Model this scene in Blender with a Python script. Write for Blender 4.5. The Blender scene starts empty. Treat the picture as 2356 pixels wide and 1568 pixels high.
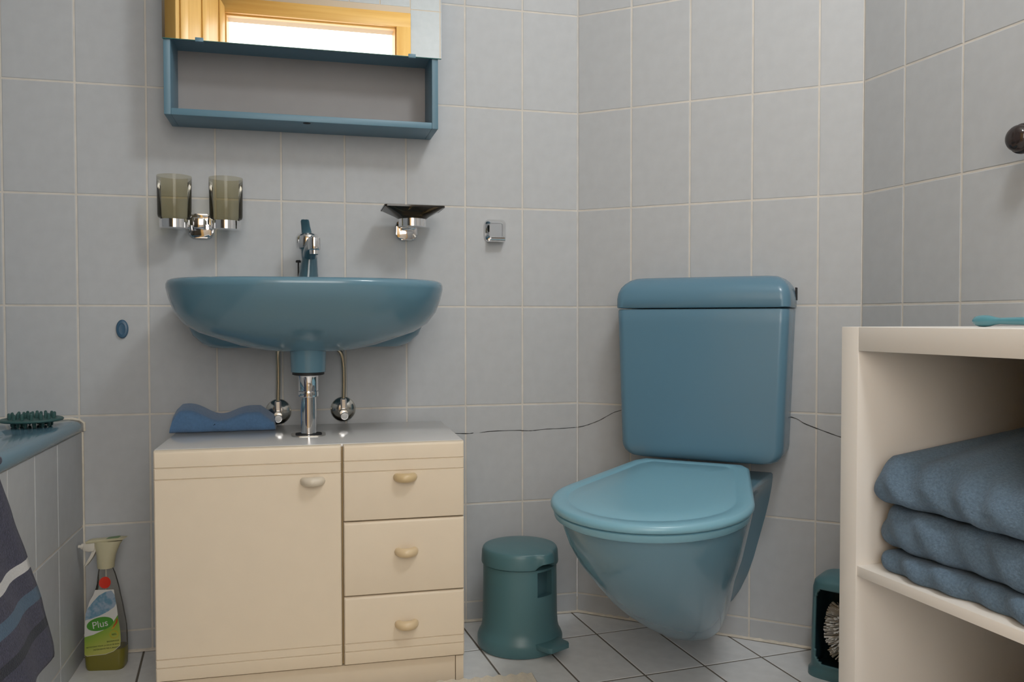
import bpy, bmesh, math, random
from mathutils import Vector, Matrix
PI = math.pi
random.seed(7)
scene = bpy.context.scene
COL = scene.collection

# ------------------------------------------------------------------ camera
F_PX = 1917.05
CAM = (-0.6956, -2.0664, 0.7697)
cd_ = bpy.data.cameras.new('camera')
cd_.sensor_width = 36.0
cd_.lens = F_PX / 2356.0 * 36.0
cd_.clip_start = 0.02
cam = bpy.data.objects.new('camera', cd_)
COL.objects.link(cam)
cam.location = CAM
cam.rotation_euler = (PI / 2 - 0.0261, 0.0006, -0.2463)
scene.camera = cam

# ------------------------------------------------------------------ world, exposure
w = bpy.data.worlds.new('world')
scene.world = w
w.use_nodes = True
w.node_tree.nodes['Background'].inputs[0].default_value = (0.75, 0.85, 1.0, 1)
w.node_tree.nodes['Background'].inputs[1].default_value = 0.4
vs = scene.view_settings
vs.view_transform = 'Standard'
vs.look = 'None'
vs.gamma = 1.0
vs.use_curve_mapping = False
vs.exposure = 0.08
scene.cycles.use_denoising = True
scene.cycles.max_bounces = 7
scene.cycles.diffuse_bounces = 3
scene.cycles.glossy_bounces = 4
scene.cycles.use_adaptive_sampling = True
scene.cycles.adaptive_threshold = 0.04
scene.cycles.transparent_max_bounces = 16
scene.cycles.sample_clamp_indirect = 4.0

LAMP_POS = (0.0, -1.45, 2.10)
LAMP_E = 25.0          # ceiling globe, watts
HALL_E = 4.5          # added glowing window in the hall, an unseen source behind the doorway
LAMP_COL = (0.95, 0.98, 1.0)
HALL_COL = (1.0, 0.965, 0.91)

# ------------------------------------------------------------------ materials
def srgb(r, g, b):
    f = lambda c: (c / 255 / 12.92) if c / 255 <= 0.04045 else ((c / 255 + 0.055) / 1.055) ** 2.4
    return (f(r), f(g), f(b))

def bsdf_set(b, key, v):
    if key in b.inputs:
        b.inputs[key].default_value = v

def mat(name, col, rough=0.5, metal=0.0, noise=0.0, nscale=60, bump=0.0, bscale=300, coat=0.0, spec=0.5, sheen=0.0):
    m = bpy.data.materials.new(name)
    m.use_nodes = True
    nt = m.node_tree
    b = nt.nodes['Principled BSDF']
    b.inputs['Base Color'].default_value = (*col, 1)
    b.inputs['Roughness'].default_value = rough
    b.inputs['Metallic'].default_value = metal
    bsdf_set(b, 'Specular IOR Level', spec)
    bsdf_set(b, 'Coat Weight', coat)
    bsdf_set(b, 'Coat Roughness', 0.05)
    bsdf_set(b, 'Sheen Weight', sheen)
    tc = nt.nodes.new('ShaderNodeTexCoord')
    if noise > 0:
        n = nt.nodes.new('ShaderNodeTexNoise')
        n.inputs['Scale'].default_value = nscale
        n.inputs['Detail'].default_value = 4
        nt.links.new(tc.outputs['Object'], n.inputs['Vector'])
        r = nt.nodes.new('ShaderNodeValToRGB')
        r.color_ramp.elements[0].position = 0.3
        r.color_ramp.elements[1].position = 0.7
        r.color_ramp.elements[0].color = (*[c * (1 - noise) for c in col], 1)
        r.color_ramp.elements[1].color = (*[min(1, c * (1 + noise)) for c in col], 1)
        nt.links.new(n.outputs['Fac'], r.inputs['Fac'])
        nt.links.new(r.outputs['Color'], b.inputs['Base Color'])
    if bump > 0:
        n2 = nt.nodes.new('ShaderNodeTexNoise')
        n2.inputs['Scale'].default_value = bscale
        n2.inputs['Detail'].default_value = 3
        nt.links.new(tc.outputs['Object'], n2.inputs['Vector'])
        bp = nt.nodes.new('ShaderNodeBump')
        bp.inputs['Strength'].default_value = bump
        bp.inputs['Distance'].default_value = 0.002
        nt.links.new(n2.outputs['Fac'], bp.inputs['Height'])
        nt.links.new(bp.outputs['Normal'], b.inputs['Normal'])
    return m

def wood_mat(name, c1, c2, axis='z'):
    m = mat(name, c1, 0.45)
    nt = m.node_tree
    b = nt.nodes['Principled BSDF']
    tc = [n for n in nt.nodes if n.type == 'TEX_COORD'][0]
    mp = nt.nodes.new('ShaderNodeMapping')
    s = {'z': (14, 14, 0.8), 'x': (0.8, 14, 14)}[axis]
    mp.inputs['Scale'].default_value = s
    n = nt.nodes.new('ShaderNodeTexNoise')
    n.inputs['Scale'].default_value = 4
    n.inputs['Detail'].default_value = 6
    r = nt.nodes.new('ShaderNodeValToRGB')
    r.color_ramp.elements[0].position = 0.35
    r.color_ramp.elements[1].position = 0.65
    r.color_ramp.elements[0].color = (*c1, 1)
    r.color_ramp.elements[1].color = (*c2, 1)
    nt.links.new(tc.outputs['Object'], mp.inputs['Vector'])
    nt.links.new(mp.outputs['Vector'], n.inputs['Vector'])
    nt.links.new(n.outputs['Fac'], r.inputs['Fac'])
    nt.links.new(r.outputs['Color'], b.inputs['Base Color'])
    return m

def tinted_glass(name, tint, gloss=0.12, body=(0.1, 0.09, 0.05), body_mix=0.2):
    """thin tinted plastic/glass: transparent tint + a little diffuse body + gloss"""
    m = bpy.data.materials.new(name)
    m.use_nodes = True
    nt = m.node_tree
    nt.nodes.clear()
    out = nt.nodes.new('ShaderNodeOutputMaterial')
    tr = nt.nodes.new('ShaderNodeBsdfTransparent')
    tr.inputs[0].default_value = (*tint, 1)
    df = nt.nodes.new('ShaderNodeBsdfDiffuse')
    df.inputs[0].default_value = (*body, 1)
    m1 = nt.nodes.new('ShaderNodeMixShader')
    m1.inputs[0].default_value = body_mix
    nt.links.new(tr.outputs[0], m1.inputs[1])
    nt.links.new(df.outputs[0], m1.inputs[2])
    gl = nt.nodes.new('ShaderNodeBsdfGlossy')
    gl.inputs['Roughness'].default_value = 0.06
    fr = nt.nodes.new('ShaderNodeFresnel')
    fr.inputs[0].default_value = 1.0 + gloss * 4
    m2 = nt.nodes.new('ShaderNodeMixShader')
    nt.links.new(fr.outputs[0], m2.inputs[0])
    nt.links.new(m1.outputs[0], m2.inputs[1])
    nt.links.new(gl.outputs[0], m2.inputs[2])
    nt.links.new(m2.outputs[0], out.inputs[0])
    return m

def emit_mat(name, col, e):
    m = bpy.data.materials.new(name)
    m.use_nodes = True
    nt = m.node_tree
    nt.nodes.clear()
    out = nt.nodes.new('ShaderNodeOutputMaterial')
    em = nt.nodes.new('ShaderNodeEmission')
    em.inputs[0].default_value = (*col, 1)
    em.inputs[1].default_value = e
    nt.links.new(em.outputs[0], out.inputs[0])
    return m

M = {}
M['tile'] = mat('wall_tile', (0.500, 0.515, 0.530), 0.5, noise=0.03, nscale=35, spec=0.3)
M['grout'] = mat('grout', (0.66, 0.62, 0.56), 0.9, noise=0.08, nscale=25)
M['floor_tile'] = mat('floor_tile', (0.78, 0.785, 0.79), 0.42, noise=0.05, nscale=30, spec=0.35)
M['floor_grout'] = mat('floor_grout', (0.17, 0.15, 0.125), 0.9)
M['sealant'] = mat('sealant', (0.72, 0.66, 0.56), 0.6, noise=0.12, nscale=40)
M['crack'] = mat('crack', (0.012, 0.011, 0.01), 0.9)
M['plaster'] = mat('plaster', (0.72, 0.70, 0.66), 0.9, bump=0.05)
M['beige'] = mat('lintel_plaster', (0.62, 0.50, 0.38), 0.9)
M['blue'] = mat('blue_ceramic', (0.125, 0.245, 0.32), 0.18, coat=0.2)
M['blue_seat'] = mat('blue_seat_plastic', (0.205, 0.42, 0.525), 0.3)
M['blue_cistern'] = mat('blue_cistern_plastic', (0.115, 0.235, 0.325), 0.25, coat=0.05)
M['blue_tap'] = mat('blue_tap_enamel', (0.06, 0.135, 0.175), 0.12, coat=0.6)
M['blue_cab'] = mat('blue_painted_metal', (0.125, 0.24, 0.315), 0.4)
M['cab_back'] = mat('grey_back_board', (0.30, 0.29, 0.29), 0.6, noise=0.06, nscale=8)
M['teal'] = mat('teal_plastic', (0.085, 0.19, 0.215), 0.35)
M['teal_dark'] = mat('dark_teal_and_recess_shade', (0.045, 0.105, 0.125), 0.4)  # aerator mesh colour; also paints the shade in the bin's grip recess
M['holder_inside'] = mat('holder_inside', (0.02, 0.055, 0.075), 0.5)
M['chrome'] = mat('chrome', (0.82, 0.82, 0.83), 0.07, metal=1.0)
M['chrome_worn'] = mat('worn_chrome', (0.62, 0.60, 0.55), 0.16, metal=1.0)
M['brass_pipe'] = mat('nickel_pipe', (0.50, 0.44, 0.33), 0.2, metal=1.0)
M['rubber'] = mat('black_rubber', (0.015, 0.015, 0.015), 0.6)
M['hole_shade'] = mat('dark_hole_shade', (0.01, 0.01, 0.012), 0.8)  # near-black, paints the shade of holes onto flat pieces
M['mirror'] = mat('mirror_glass', (0.86, 0.88, 0.86), 0.0, metal=1.0)
M['mirror_edge'] = mat('mirror_edge', (0.03, 0.16, 0.15), 0.2)
M['cream'] = mat('cream_laminate', (0.80, 0.685, 0.53), 0.42, noise=0.015, nscale=20)
M['cream_top'] = mat('white_laminate_top', (0.66, 0.645, 0.63), 0.16, spec=0.6)
M['cream_gap'] = mat('cream_edge_strip', (0.42, 0.30, 0.15), 0.6)
M['knob_cream'] = mat('cream_knob', (0.72, 0.56, 0.35), 0.3)
M['knob_pale'] = mat('pale_cream_knob', (0.70, 0.62, 0.50), 0.3)
M['knob_yellow'] = mat('yellowed_knob', (0.66, 0.50, 0.28), 0.3)
M['white_lam'] = mat('white_shelf_laminate', (0.86, 0.82, 0.765), 0.5)
M['valve_cap'] = mat('white_valve_cap', (0.8, 0.8, 0.8), 0.4)
M['smoke_glass'] = tinted_glass('smoked_glass', (0.835, 0.805, 0.69), 0.07, (0.28, 0.25, 0.16), 0.10)
M['smoke_dark'] = tinted_glass('smoked_brown_glass', (0.50, 0.40, 0.24), 0.10, (0.09, 0.06, 0.03), 0.25)
M['smoke_edge'] = mat('dark_glass_edge', (0.02, 0.016, 0.012), 0.1)
M['smoke_knob'] = tinted_glass('smoked_knob', (0.36, 0.28, 0.24), 0.14, (0.07, 0.05, 0.045), 0.45)
M['wood'] = wood_mat('spruce_wood', (0.72, 0.40, 0.10), (0.80, 0.48, 0.14), 'z')
M['wood_h'] = wood_mat('spruce_wood_horizontal', (0.72, 0.40, 0.10), (0.80, 0.48, 0.14), 'x')
M['rug'] = mat('white_cotton', (0.74, 0.66, 0.53), 0.95, noise=0.06, nscale=120, bump=0.4, bscale=500, sheen=0.3)
M['brush_green'] = mat('green_rubber', (0.035, 0.10, 0.095), 0.45)
M['bristle'] = mat('white_bristle', (0.86, 0.84, 0.80), 0.6)
M['cloth_blue'] = mat('blue_microfibre', (0.115, 0.235, 0.43), 0.95, noise=0.08, nscale=200, bump=0.5, bscale=700, sheen=0.3)
M['handle_teal'] = mat('teal_gloss_plastic', (0.10, 0.30, 0.36), 0.12, coat=0.5)
M['button_blue'] = mat('blue_plastic_button', (0.05, 0.12, 0.20), 0.35)
M['bottle_clear'] = tinted_glass('bottle_clear', (0.95, 0.945, 0.93), 0.05, (0.5, 0.48, 0.44), 0.10)
M['bottle_liquid'] = mat('yellow_liquid', (0.19, 0.17, 0.025), 0.2)
M['nozzle'] = mat('nozzle_white', (0.66, 0.62, 0.54), 0.45)
M['nozzle_yellow'] = mat('nozzle_yellow', (0.55, 0.51, 0.34), 0.4)
M['nozzle_green'] = mat('nozzle_green', (0.16, 0.26, 0.12), 0.5)
M['red'] = mat('red_sticker', (0.62, 0.03, 0.01), 0.5)
M['label_white'] = mat('label_white', (0.66, 0.65, 0.62), 0.5)
M['label_green'] = mat('label_green_oval', (0.07, 0.27, 0.03), 0.45)
M['label_ink'] = mat('label_ink', (0.03, 0.06, 0.02), 0.5)
M['label_flame'] = mat('label_flame', (0.45, 0.07, 0.01), 0.5)
M['label_orange'] = mat('label_orange', (0.62, 0.30, 0.02), 0.5)
M['label_gold'] = mat('label_gold', (0.66, 0.46, 0.03), 0.5)

def towel_mat(name, col, noise=0.18, bump=1.0):
    return mat(name, col, 1.0, noise=noise, nscale=260, bump=bump, bscale=420, sheen=0.12, spec=0.1)
M['towel'] = towel_mat('blue_terry', (0.135, 0.205, 0.285))
M['towel_dark'] = towel_mat('violet_terry', (0.052, 0.054, 0.090), 0.35)
M['towel_band'] = towel_mat('towel_band', (0.02, 0.024, 0.038), 0.2)
M['towel_white'] = towel_mat('towel_white', (0.62, 0.62, 0.62), 0.05)
M['towel_lblue'] = towel_mat('towel_lightblue', (0.075, 0.13, 0.20), 0.1)

# water print and green print of the bottle label: flat print, gradients are in the print itself
def print_mat(name, stops, vec=(1, 0, 0), noise=0.0):
    m = mat(name, stops[0][1], 0.45)
    nt = m.node_tree
    b = nt.nodes['Principled BSDF']
    tc = [n for n in nt.nodes if n.type == 'TEX_COORD'][0]
    dot = nt.nodes.new('ShaderNodeVectorMath')
    dot.operation = 'DOT_PRODUCT'
    dot.inputs[1].default_value = vec
    nt.links.new(tc.outputs['Object'], dot.inputs[0])
    r = nt.nodes.new('ShaderNodeValToRGB')
    el = r.color_ramp.elements
    el[0].position, el[0].color = stops[0][0], (*stops[0][1], 1)
    el[1].position, el[1].color = stops[-1][0], (*stops[-1][1], 1)
    for p_, c_ in stops[1:-1]:
        e_ = el.new(p_)
        e_.color = (*c_, 1)
    src = dot.outputs['Value']
    if noise:
        n = nt.nodes.new('ShaderNodeTexNoise')
        n.inputs['Scale'].default_value = 70
        nt.links.new(tc.outputs['Object'], n.inputs['Vector'])
        ma = nt.nodes.new('ShaderNodeMath')
        ma.operation = 'MULTIPLY_ADD'
        ma.inputs[1].default_value = noise
        nt.links.new(n.outputs['Fac'], ma.inputs[0])
        nt.links.new(dot.outputs['Value'], ma.inputs[2])
        src = ma.outputs[0]
    nt.links.new(src, r.inputs['Fac'])
    nt.links.new(r.outputs['Color'], b.inputs['Base Color'])
    return m
M['label_water'] = print_mat('label_water', [(0.42, (0.34, 0.42, 0.52)), (0.62, (0.12, 0.27, 0.38)), (0.8, (0.30, 0.38, 0.48))], (4.0, 0, 1.5), 0.9)
M['label_lime'] = print_mat('label_lime', [(0.36, (0.46, 0.46, 0.11)), (0.58, (0.33, 0.42, 0.06)), (0.86, (0.10, 0.32, 0.03))], (-4.0, 0, 8.0), 0.0)

# ------------------------------------------------------------------ helpers
def finish(name, bm, m, parent=None, smooth=False, loc=None, rot=None, angle=0.6):
    me = bpy.data.meshes.new(name)
    bmesh.ops.recalc_face_normals(bm, faces=bm.faces)
    bm.to_mesh(me)
    bm.free()
    mats = m if isinstance(m, (list, tuple)) else [m]
    for x in mats:
        me.materials.append(M[x] if isinstance(x, str) else x)
    if smooth:
        for p_ in me.polygons:
            p_.use_smooth = True
        try:
            me.set_sharp_from_angle(angle=angle)
        except Exception:
            pass
    o = bpy.data.objects.new(name, me)
    COL.objects.link(o)
    if parent:
        o.parent = parent
    if loc:
        o.location = loc
    if rot:
        o.rotation_euler = rot
    return o

def empty(name, label, cat, loc=(0, 0, 0), rz=0.0, group=None):
    o = bpy.data.objects.new(name, None)
    COL.objects.link(o)
    o.empty_display_size = 0.05
    o.location = loc
    o.rotation_euler = (0, 0, rz)
    tag(o, label, cat, group)
    return o

def tag(o, label=None, cat=None, group=None, kind=None):
    if label: o['label'] = label
    if cat: o['category'] = cat
    if group: o['group'] = group
    if kind: o['kind'] = kind
    return o

def bevel_bm(bm, wdt, seg=2, edges=None):
    if wdt > 0:
        bmesh.ops.bevel(bm, geom=list(edges or bm.edges), offset=wdt, segments=seg, profile=0.5, affect='EDGES')

def add_box(bm, lo, hi):
    x0, y0, z0 = lo
    x1, y1, z1 = hi
    v = [bm.verts.new(c) for c in ((x0, y0, z0), (x1, y0, z0), (x1, y1, z0), (x0, y1, z0),
                                   (x0, y0, z1), (x1, y0, z1), (x1, y1, z1), (x0, y1, z1))]
    for f in ((3, 2, 1, 0), (4, 5, 6, 7), (0, 1, 5, 4), (1, 2, 6, 5), (2, 3, 7, 6), (3, 0, 4, 7)):
        bm.faces.new([v[i] for i in f])

def box(name, lo, hi, m, parent=None, bev=0.0, seg=2, **k):
    bm = bmesh.new()
    add_box(bm, lo, hi)
    bevel_bm(bm, bev, seg)
    return finish(name, bm, m, parent, smooth=bev > 0, **k)

def loft_bm(rings, cap0=True, cap1=True, closed=True, bm=None):
    bm = bm or bmesh.new()
    vs_ = [[bm.verts.new(p_) for p_ in r] for r in rings]
    n = len(rings[0])
    for a, b in zip(vs_[:-1], vs_[1:]):
        for i in range(n if closed else n - 1):
            j = (i + 1) % n
            bm.faces.new((a[i], a[j], b[j], b[i]))
    if cap0: bm.faces.new(list(reversed(vs_[0])))
    if cap1: bm.faces.new(vs_[-1])
    return bm

def lathe_bm(prof, seg=48, axis='z', bm=None, origin=(0, 0, 0), cap0=True, cap1=True):
    """prof: (radius, height) pairs; axis z, -y or x"""
    rings = []
    ox, oy, oz = origin
    for r, h in prof:
        r = max(r, 1e-5)
        ring = []
        for i in range(seg):
            a = 2 * PI * i / seg
            c, s = r * math.cos(a), r * math.sin(a)
            if axis == 'z': ring.append((ox + c, oy + s, oz + h))
            elif axis == '-y': ring.append((ox + c, oy - h, oz + s))
            else: ring.append((ox + h, oy + c, oz + s))
        rings.append(ring)
    return loft_bm(rings, cap0, cap1, True, bm)

def lathe(name, prof, m, parent=None, seg=48, axis='z', origin=(0, 0, 0), **k):
    return finish(name, lathe_bm(prof, seg, axis, None, origin), m, parent, True, **k)

def tube_bm(path, r, seg=12, bm=None, cap=True):
    P = [Vector(p_) for p_ in path]
    rad = r if isinstance(r, (list, tuple)) else [r] * len(P)
    rings = []
    up = Vector((0, 0, 1))
    prev = None
    for i, p_ in enumerate(P):
        t = (P[min(i + 1, len(P) - 1)] - P[max(i - 1, 0)]).normalized()
        if prev is None:
            ref = up if abs(t.dot(up)) < 0.95 else Vector((1, 0, 0))
            n = t.cross(ref).normalized()
        else:
            n = (prev - t * prev.dot(t)).normalized()
        prev = n
        b = t.cross(n)
        rings.append([p_ + (n * math.cos(a) + b * math.sin(a)) * rad[i] for a in (2 * PI * k / seg for k in range(seg))])
    return loft_bm(rings, cap, cap, True, bm)

def tube(name, path, r, m, parent=None, seg=12, **k):
    return finish(name, tube_bm(path, r, seg), m, parent, True, **k)

def spline(pts, n=12):
    """Catmull-Rom through pts"""
    P = [Vector(p_) for p_ in pts]
    P = [P[0] * 2 - P[1]] + P + [P[-1] * 2 - P[-2]]
    out = []
    for i in range(1, len(P) - 2):
        for k in range(n):
            t = k / n
            a, b, c, d = P[i - 1], P[i], P[i + 1], P[i + 2]
            out.append(0.5 * ((2 * b) + (c - a) * t + (2 * a - 5 * b + 4 * c - d) * t * t + (3 * b - a - 3 * c + d) * t ** 3))
    out.append(P[-2])
    return out

def lerp_tab(tab, x):
    if x <= tab[0][0]: return tab[0][1]
    for (a, va), (b, vb) in zip(tab[:-1], tab[1:]):
        if x <= b:
            t = (x - a) / (b - a)
            t = t * t * (3 - 2 * t) * 0.4 + t * 0.6
            return va + (vb - va) * t
    return tab[-1][1]

def rrect(hx, y0, y1, r, n=6):
    """rounded rectangle in plan, x in +-hx, y between y0 and y1, ccw"""
    r = min(r, hx * 0.999, abs(y1 - y0) / 2 * 0.999)
    lo, hi = min(y0, y1), max(y0, y1)
    pts = []
    for cx, cy, a0 in ((hx - r, lo + r, -PI / 2), (hx - r, hi - r, 0), (-hx + r, hi - r, PI / 2), (-hx + r, lo + r, PI)):
        for k in range(n + 1):
            a = a0 + PI / 2 * k / n
            pts.append((cx + r * math.cos(a), cy + r * math.sin(a)))
    return pts

def prism_bm(pts2, d0, d1, plane='xz', bm=None):
    """extrude a 2-D outline; plane xz: outline in x,z, thickness along y from d0 to d1; xy: along z; yz: along x"""
    def P(p_, d):
        if plane == 'xz': return (p_[0], d, p_[1])
        if plane == 'xy': return (p_[0], p_[1], d)
        return (d, p_[0], p_[1])
    return loft_bm([[P(q, d0) for q in pts2], [P(q, d1) for q in pts2]], True, True, True, bm)

def prism(name, pts2, d0, d1, m, parent=None, plane='xz', bev=0.0, smooth=None, **k):
    bm = prism_bm(pts2, d0, d1, plane)
    bevel_bm(bm, bev)
    return finish(name, bm, m, parent, smooth if smooth is not None else bev > 0, **k)

def ellipse(cx, cz, a, b, n=40, tilt=0.0):
    c, s = math.cos(tilt), math.sin(tilt)
    return [(cx + c * a * math.cos(t) - s * b * math.sin(t), cz + s * a * math.cos(t) + c * b * math.sin(t)) for t in (2 * PI * i / n for i in range(n))]

def text_obj(name, s, size, m, parent, loc, tilt=0.0, align='CENTER', shear=0.0, sx=1.0):
    cu = bpy.data.curves.new(name, 'FONT')
    cu.body = s
    cu.size = size
    cu.align_x = align
    cu.align_y = 'CENTER'
    cu.shear = shear
    cu.extrude = 0.00008
    o = bpy.data.objects.new(name, cu)
    COL.objects.link(o)
    dg = bpy.context.evaluated_depsgraph_get()
    me = bpy.data.meshes.new_from_object(o.evaluated_get(dg))
    bpy.data.objects.remove(o)
    me.materials.clear()
    me.materials.append(M[m])
    t = bpy.data.objects.new(name, me)
    COL.objects.link(t)
    t.parent = parent
    t.location = loc
    t.scale = (sx, 1, 1)
    t.rotation_euler = (PI / 2, -tilt, 0) if tilt else (PI / 2, 0, 0)
    return t

# ------------------------------------------------------------------ the room shell
TW, TH = 0.14849, 0.25
ANG_B, ANG_C = 0.6874, 1.5000
L_B = 0.684
CB = Vector((L_B * math.cos(ANG_B), -L_B * math.sin(ANG_B), 0))
Z0 = 0.05119                      # first horizontal joint above the floor
JOINT = 0.0042
CEIL = 2.48
Y_FRONT = -2.35

tile_cache = {}
def tile_mesh(wd, ht):
    key = (round(wd, 4), round(ht, 4))
    if key in tile_cache: return tile_cache[key]
    bm = bmesh.new()
    x, z = wd / 2 - JOINT / 2, ht / 2 - JOINT / 2
    e, d = 0.0012, 0.0007
    back = [bm.verts.new((sx * x, 0.004, sz * z)) for sx, sz in ((-1, -1), (1, -1), (1, 1), (-1, 1))]
    mid = [bm.verts.new((sx * x, d, sz * z)) for sx, sz in ((-1, -1), (1, -1), (1, 1), (-1, 1))]
    fr = [bm.verts.new((sx * (x - e), 0, sz * (z - e))) for sx, sz in ((-1, -1), (1, -1), (1, 1), (-1, 1))]
    bm.faces.new(fr)
    for a, b in ((mid, fr), (back, mid)):
        for i in range(4):
            bm.faces.new((a[i], a[(i + 1) % 4], b[(i + 1) % 4], b[i]))
    bmesh.ops.recalc_face_normals(bm, faces=bm.faces)
    me = bpy.data.meshes.new('tile')
    bm.to_mesh(me)
    bm.free()
    me.materials.append(M['tile'])
    tile_cache[key] = me
    return me

def put_tile(parent, cx, cz, wd, ht, rot=None, loc=None, mesh=None):
    o = bpy.data.objects.new('tile', mesh or tile_mesh(wd, ht))
    COL.objects.link(o)
    o.parent = parent
    o.location = loc or (cx, random.uniform(-0.0002, 0.0002), cz)
    if rot: o.rotation_euler = rot
    return o

def tile_wall(parent, xs, zs):
    for x0, x1 in zip(xs[:-1], xs[1:]):
        for z0, z1 in zip(zs[:-1], zs[1:]):
            if x1 - x0 > 0.006 and z1 - z0 > 0.006:
                put_tile(parent, (x0 + x1) / 2, (z0 + z1) / 2, x1 - x0, z1 - z0)

ZS = [0.0] + [Z0 + TH * i for i in range(9)]
ZS_T = ZS + [CEIL]

def wall(name, label, loc, rz, length0, length1, m='grout', y0=0.0009, thick=0.12):
    o = box(name, (length0, y0, 0), (length1, thick, CEIL), m)
    o.location = loc
    o.rotation_euler = (0, 0, rz)
    tag(o, label, 'wall', kind='structure')
    return o

X_LEFT = -1.965
wall_back = wall('wall_back', 'grey tiled wall behind the washbasin and vanity', (0, 0, 0), 0, X_LEFT, 0.0)
xs = [X_LEFT] + [-TW * i for i in range(13, -1, -1)]
tile_wall(wall_back, xs, ZS_T)

wall_b = wall('wall_angled', 'slanted grey tiled wall carrying the blue toilet', (0, 0, 0), -ANG_B, 0.0, L_B)
B1 = 0.1439
xs = [0.0, B1, B1 + TW, B1 + 2 * TW, B1 + 3 * TW, L_B]
tile_wall(wall_b, xs, ZS_T)

wall_c = wall('wall_right', 'grey tiled wall behind the white shelf unit', tuple(CB), -ANG_C, 0.0, 2.02)
C1 = 0.1208
xs = [0.0] + [C1 + TW * i for i in range(13)]
xs = [x for x in xs if x < 2.0] + [2.02]
tile_wall(wall_c, xs, ZS_T)

# left wall above the bathtub and the front wall with the doorway (seen in the mirror)
wall_l = box('wall_left', (X_LEFT - 0.12, Y_FRONT, 0), (X_LEFT, 0.12, CEIL), 'tile')
tag(wall_l, 'plain grey wall beside the bathtub', 'wall', kind='structure')
DX0, DX1, DZ = -1.044, -0.232, 2.211
X_R = 0.80
bm = bmesh.new()
add_box(bm, (X_LEFT - 0.12, Y_FRONT - 0.13, 0), (DX0, Y_FRONT, CEIL))
add_box(bm, (DX1, Y_FRONT - 0.13, 0), (X_R, Y_FRONT, CEIL))
add_box(bm, (DX0, Y_FRONT - 0.13, DZ), (DX1, Y_FRONT, CEIL))
wall_f = finish('wall_front', bm, 'beige')
tag(wall_f, 'wall with the wooden doorway reflected in the mirror', 'wall', kind='structure')
# its tiled face towards the bathroom: tiles turned to face +y
def front_tiles():
    xs_ = [DX1 + 0.064 + TW * i for i in range(8)]
    zs_ = ZS[1:] + [Z0 + TH * 9, CEIL]
    for x0, x1 in zip(xs_[:-1], xs_[1:]):
        for z0, z1 in zip(zs_[:-1], zs_[1:]):
            put_tile(wall_f, 0, 0, 0, 0, rot=(0, 0, PI), loc=((x0 + x1) / 2, Y_FRONT + 0.002, (z0 + z1) / 2), mesh=tile_mesh(TW, z1 - z0))
    for i in range(6):
        x = DX1 + 0.064 - TW * (i + 0.5)
        put_tile(wall_f, 0, 0, 0, 0, rot=(0, 0, PI), loc=(x, Y_FRONT + 0.002, 2.395), mesh=tile_mesh(TW, 0.17))
front_tiles()

ceiling = box('ceiling', (X_LEFT - 0.12, Y_FRONT - 0.13, CEIL), (X_R + 0.1, 0.12, CEIL + 0.1), 'plaster')
tag(ceiling, 'plain white bathroom ceiling', 'ceiling', kind='structure')

# floor: slab of dark grout with the 15 x 25 tiles of the photograph laid a few degrees off the wall
floor = box('floor', (X_LEFT - 0.12, Y_FRONT - 0.13, -0.1), (X_R + 0.1, 0.12, -0.0012), 'floor_grout')
tag(floor, 'light grey tiled bathroom floor with dark joints', 'floor', kind='structure')
fl_mesh = None
def floor_tiles():
    bm = bmesh.new()
    j = 0.0045
    x, y, e = TW / 2 - j / 2, TH / 2 - j / 2, 0.0015
    S = ((-1, -1), (1, -1), (1, 1), (-1, 1))
    lo = [bm.verts.new((sx * x, sy * y, -0.003)) for sx, sy in S]
    md = [bm.verts.new((sx * x, sy * y, -0.0008)) for sx, sy in S]
    hi = [bm.verts.new((sx * (x - e), sy * (y - e), 0)) for sx, sy in S]
    bm.faces.new(hi)
    for a, b in ((lo, md), (md, hi)):
        for i in range(4): bm.faces.new((a[i], a[(i + 1) % 4], b[(i + 1) % 4], b[i]))
    bmesh.ops.recalc_face_normals(bm, faces=bm.faces)
    me = bpy.data.meshes.new('floor_tile')
    bm.to_mesh(me)
    bm.free()
    me.materials.append(M['floor_tile'])
    ang = 0.0837
    e1 = Vector((math.cos(ang), math.sin(ang)))
    e2 = Vector((math.sin(ang), -math.cos(ang)))
    org = Vector((-0.002, -0.156))
    nb = Vector((-math.sin(ANG_B), -math.cos(ANG_B)))
    ncv = Vector((-math.sin(ANG_C), -math.cos(ANG_C)))
    cb = Vector((CB.x, CB.y))
    for i in range(-9, 7):
        for k in range(-1, 9):
            c = org + e1 * TW * (i + 0.5) + e2 * TH * (k + 0.5)
            # keep tiles that reach into the room (edges run under the walls)
            cs = [c + e1 * sx * TW / 2 + e2 * sy * TH / 2 for sx, sy in S]
            if all(q.y > -0.0 for q in cs) or all(q.dot(nb) < 0 for q in cs) or all((q - cb).dot(ncv) < 0 for q in cs): continue
            if c.x < -1.26 or c.y < Y_FRONT + 0.1: continue
            o = bpy.data.objects.new('tile', me)
            COL.objects.link(o)
            o.parent = floor
            o.location = (c.x, c.y, random.uniform(-0.0003, 0.0))
            o.rotation_euler = (0, 0, ang)
floor_tiles()

# sealant between wall tiles and floor
def bead(name, length0, length1, loc, rz, parent_wall, h=0.007):
    bm = bmesh.new()
    n = 60
    rings = []
    for i in range(n + 1):
        x = length0 + (length1 - length0) * i / n
        hh = h * (0.75 + 0.35 * random.random())
        rings.append([(x, 0.0008, 0.0005), (x, -0.005, 0.0015), (x, -0.0045, hh * 0.6), (x, 0.0008, hh)])
    loft_bm(rings, True, True, True, bm)
    return finish(name, bm, 'sealant', parent_wall, True)
bead('sealant', -1.18, 0, None, 0, wall_back)
bead('sealant', 0, L_B, None, 0, wall_b)
bead('sealant', 0, 1.2, None, 0, wall_c)

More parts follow.
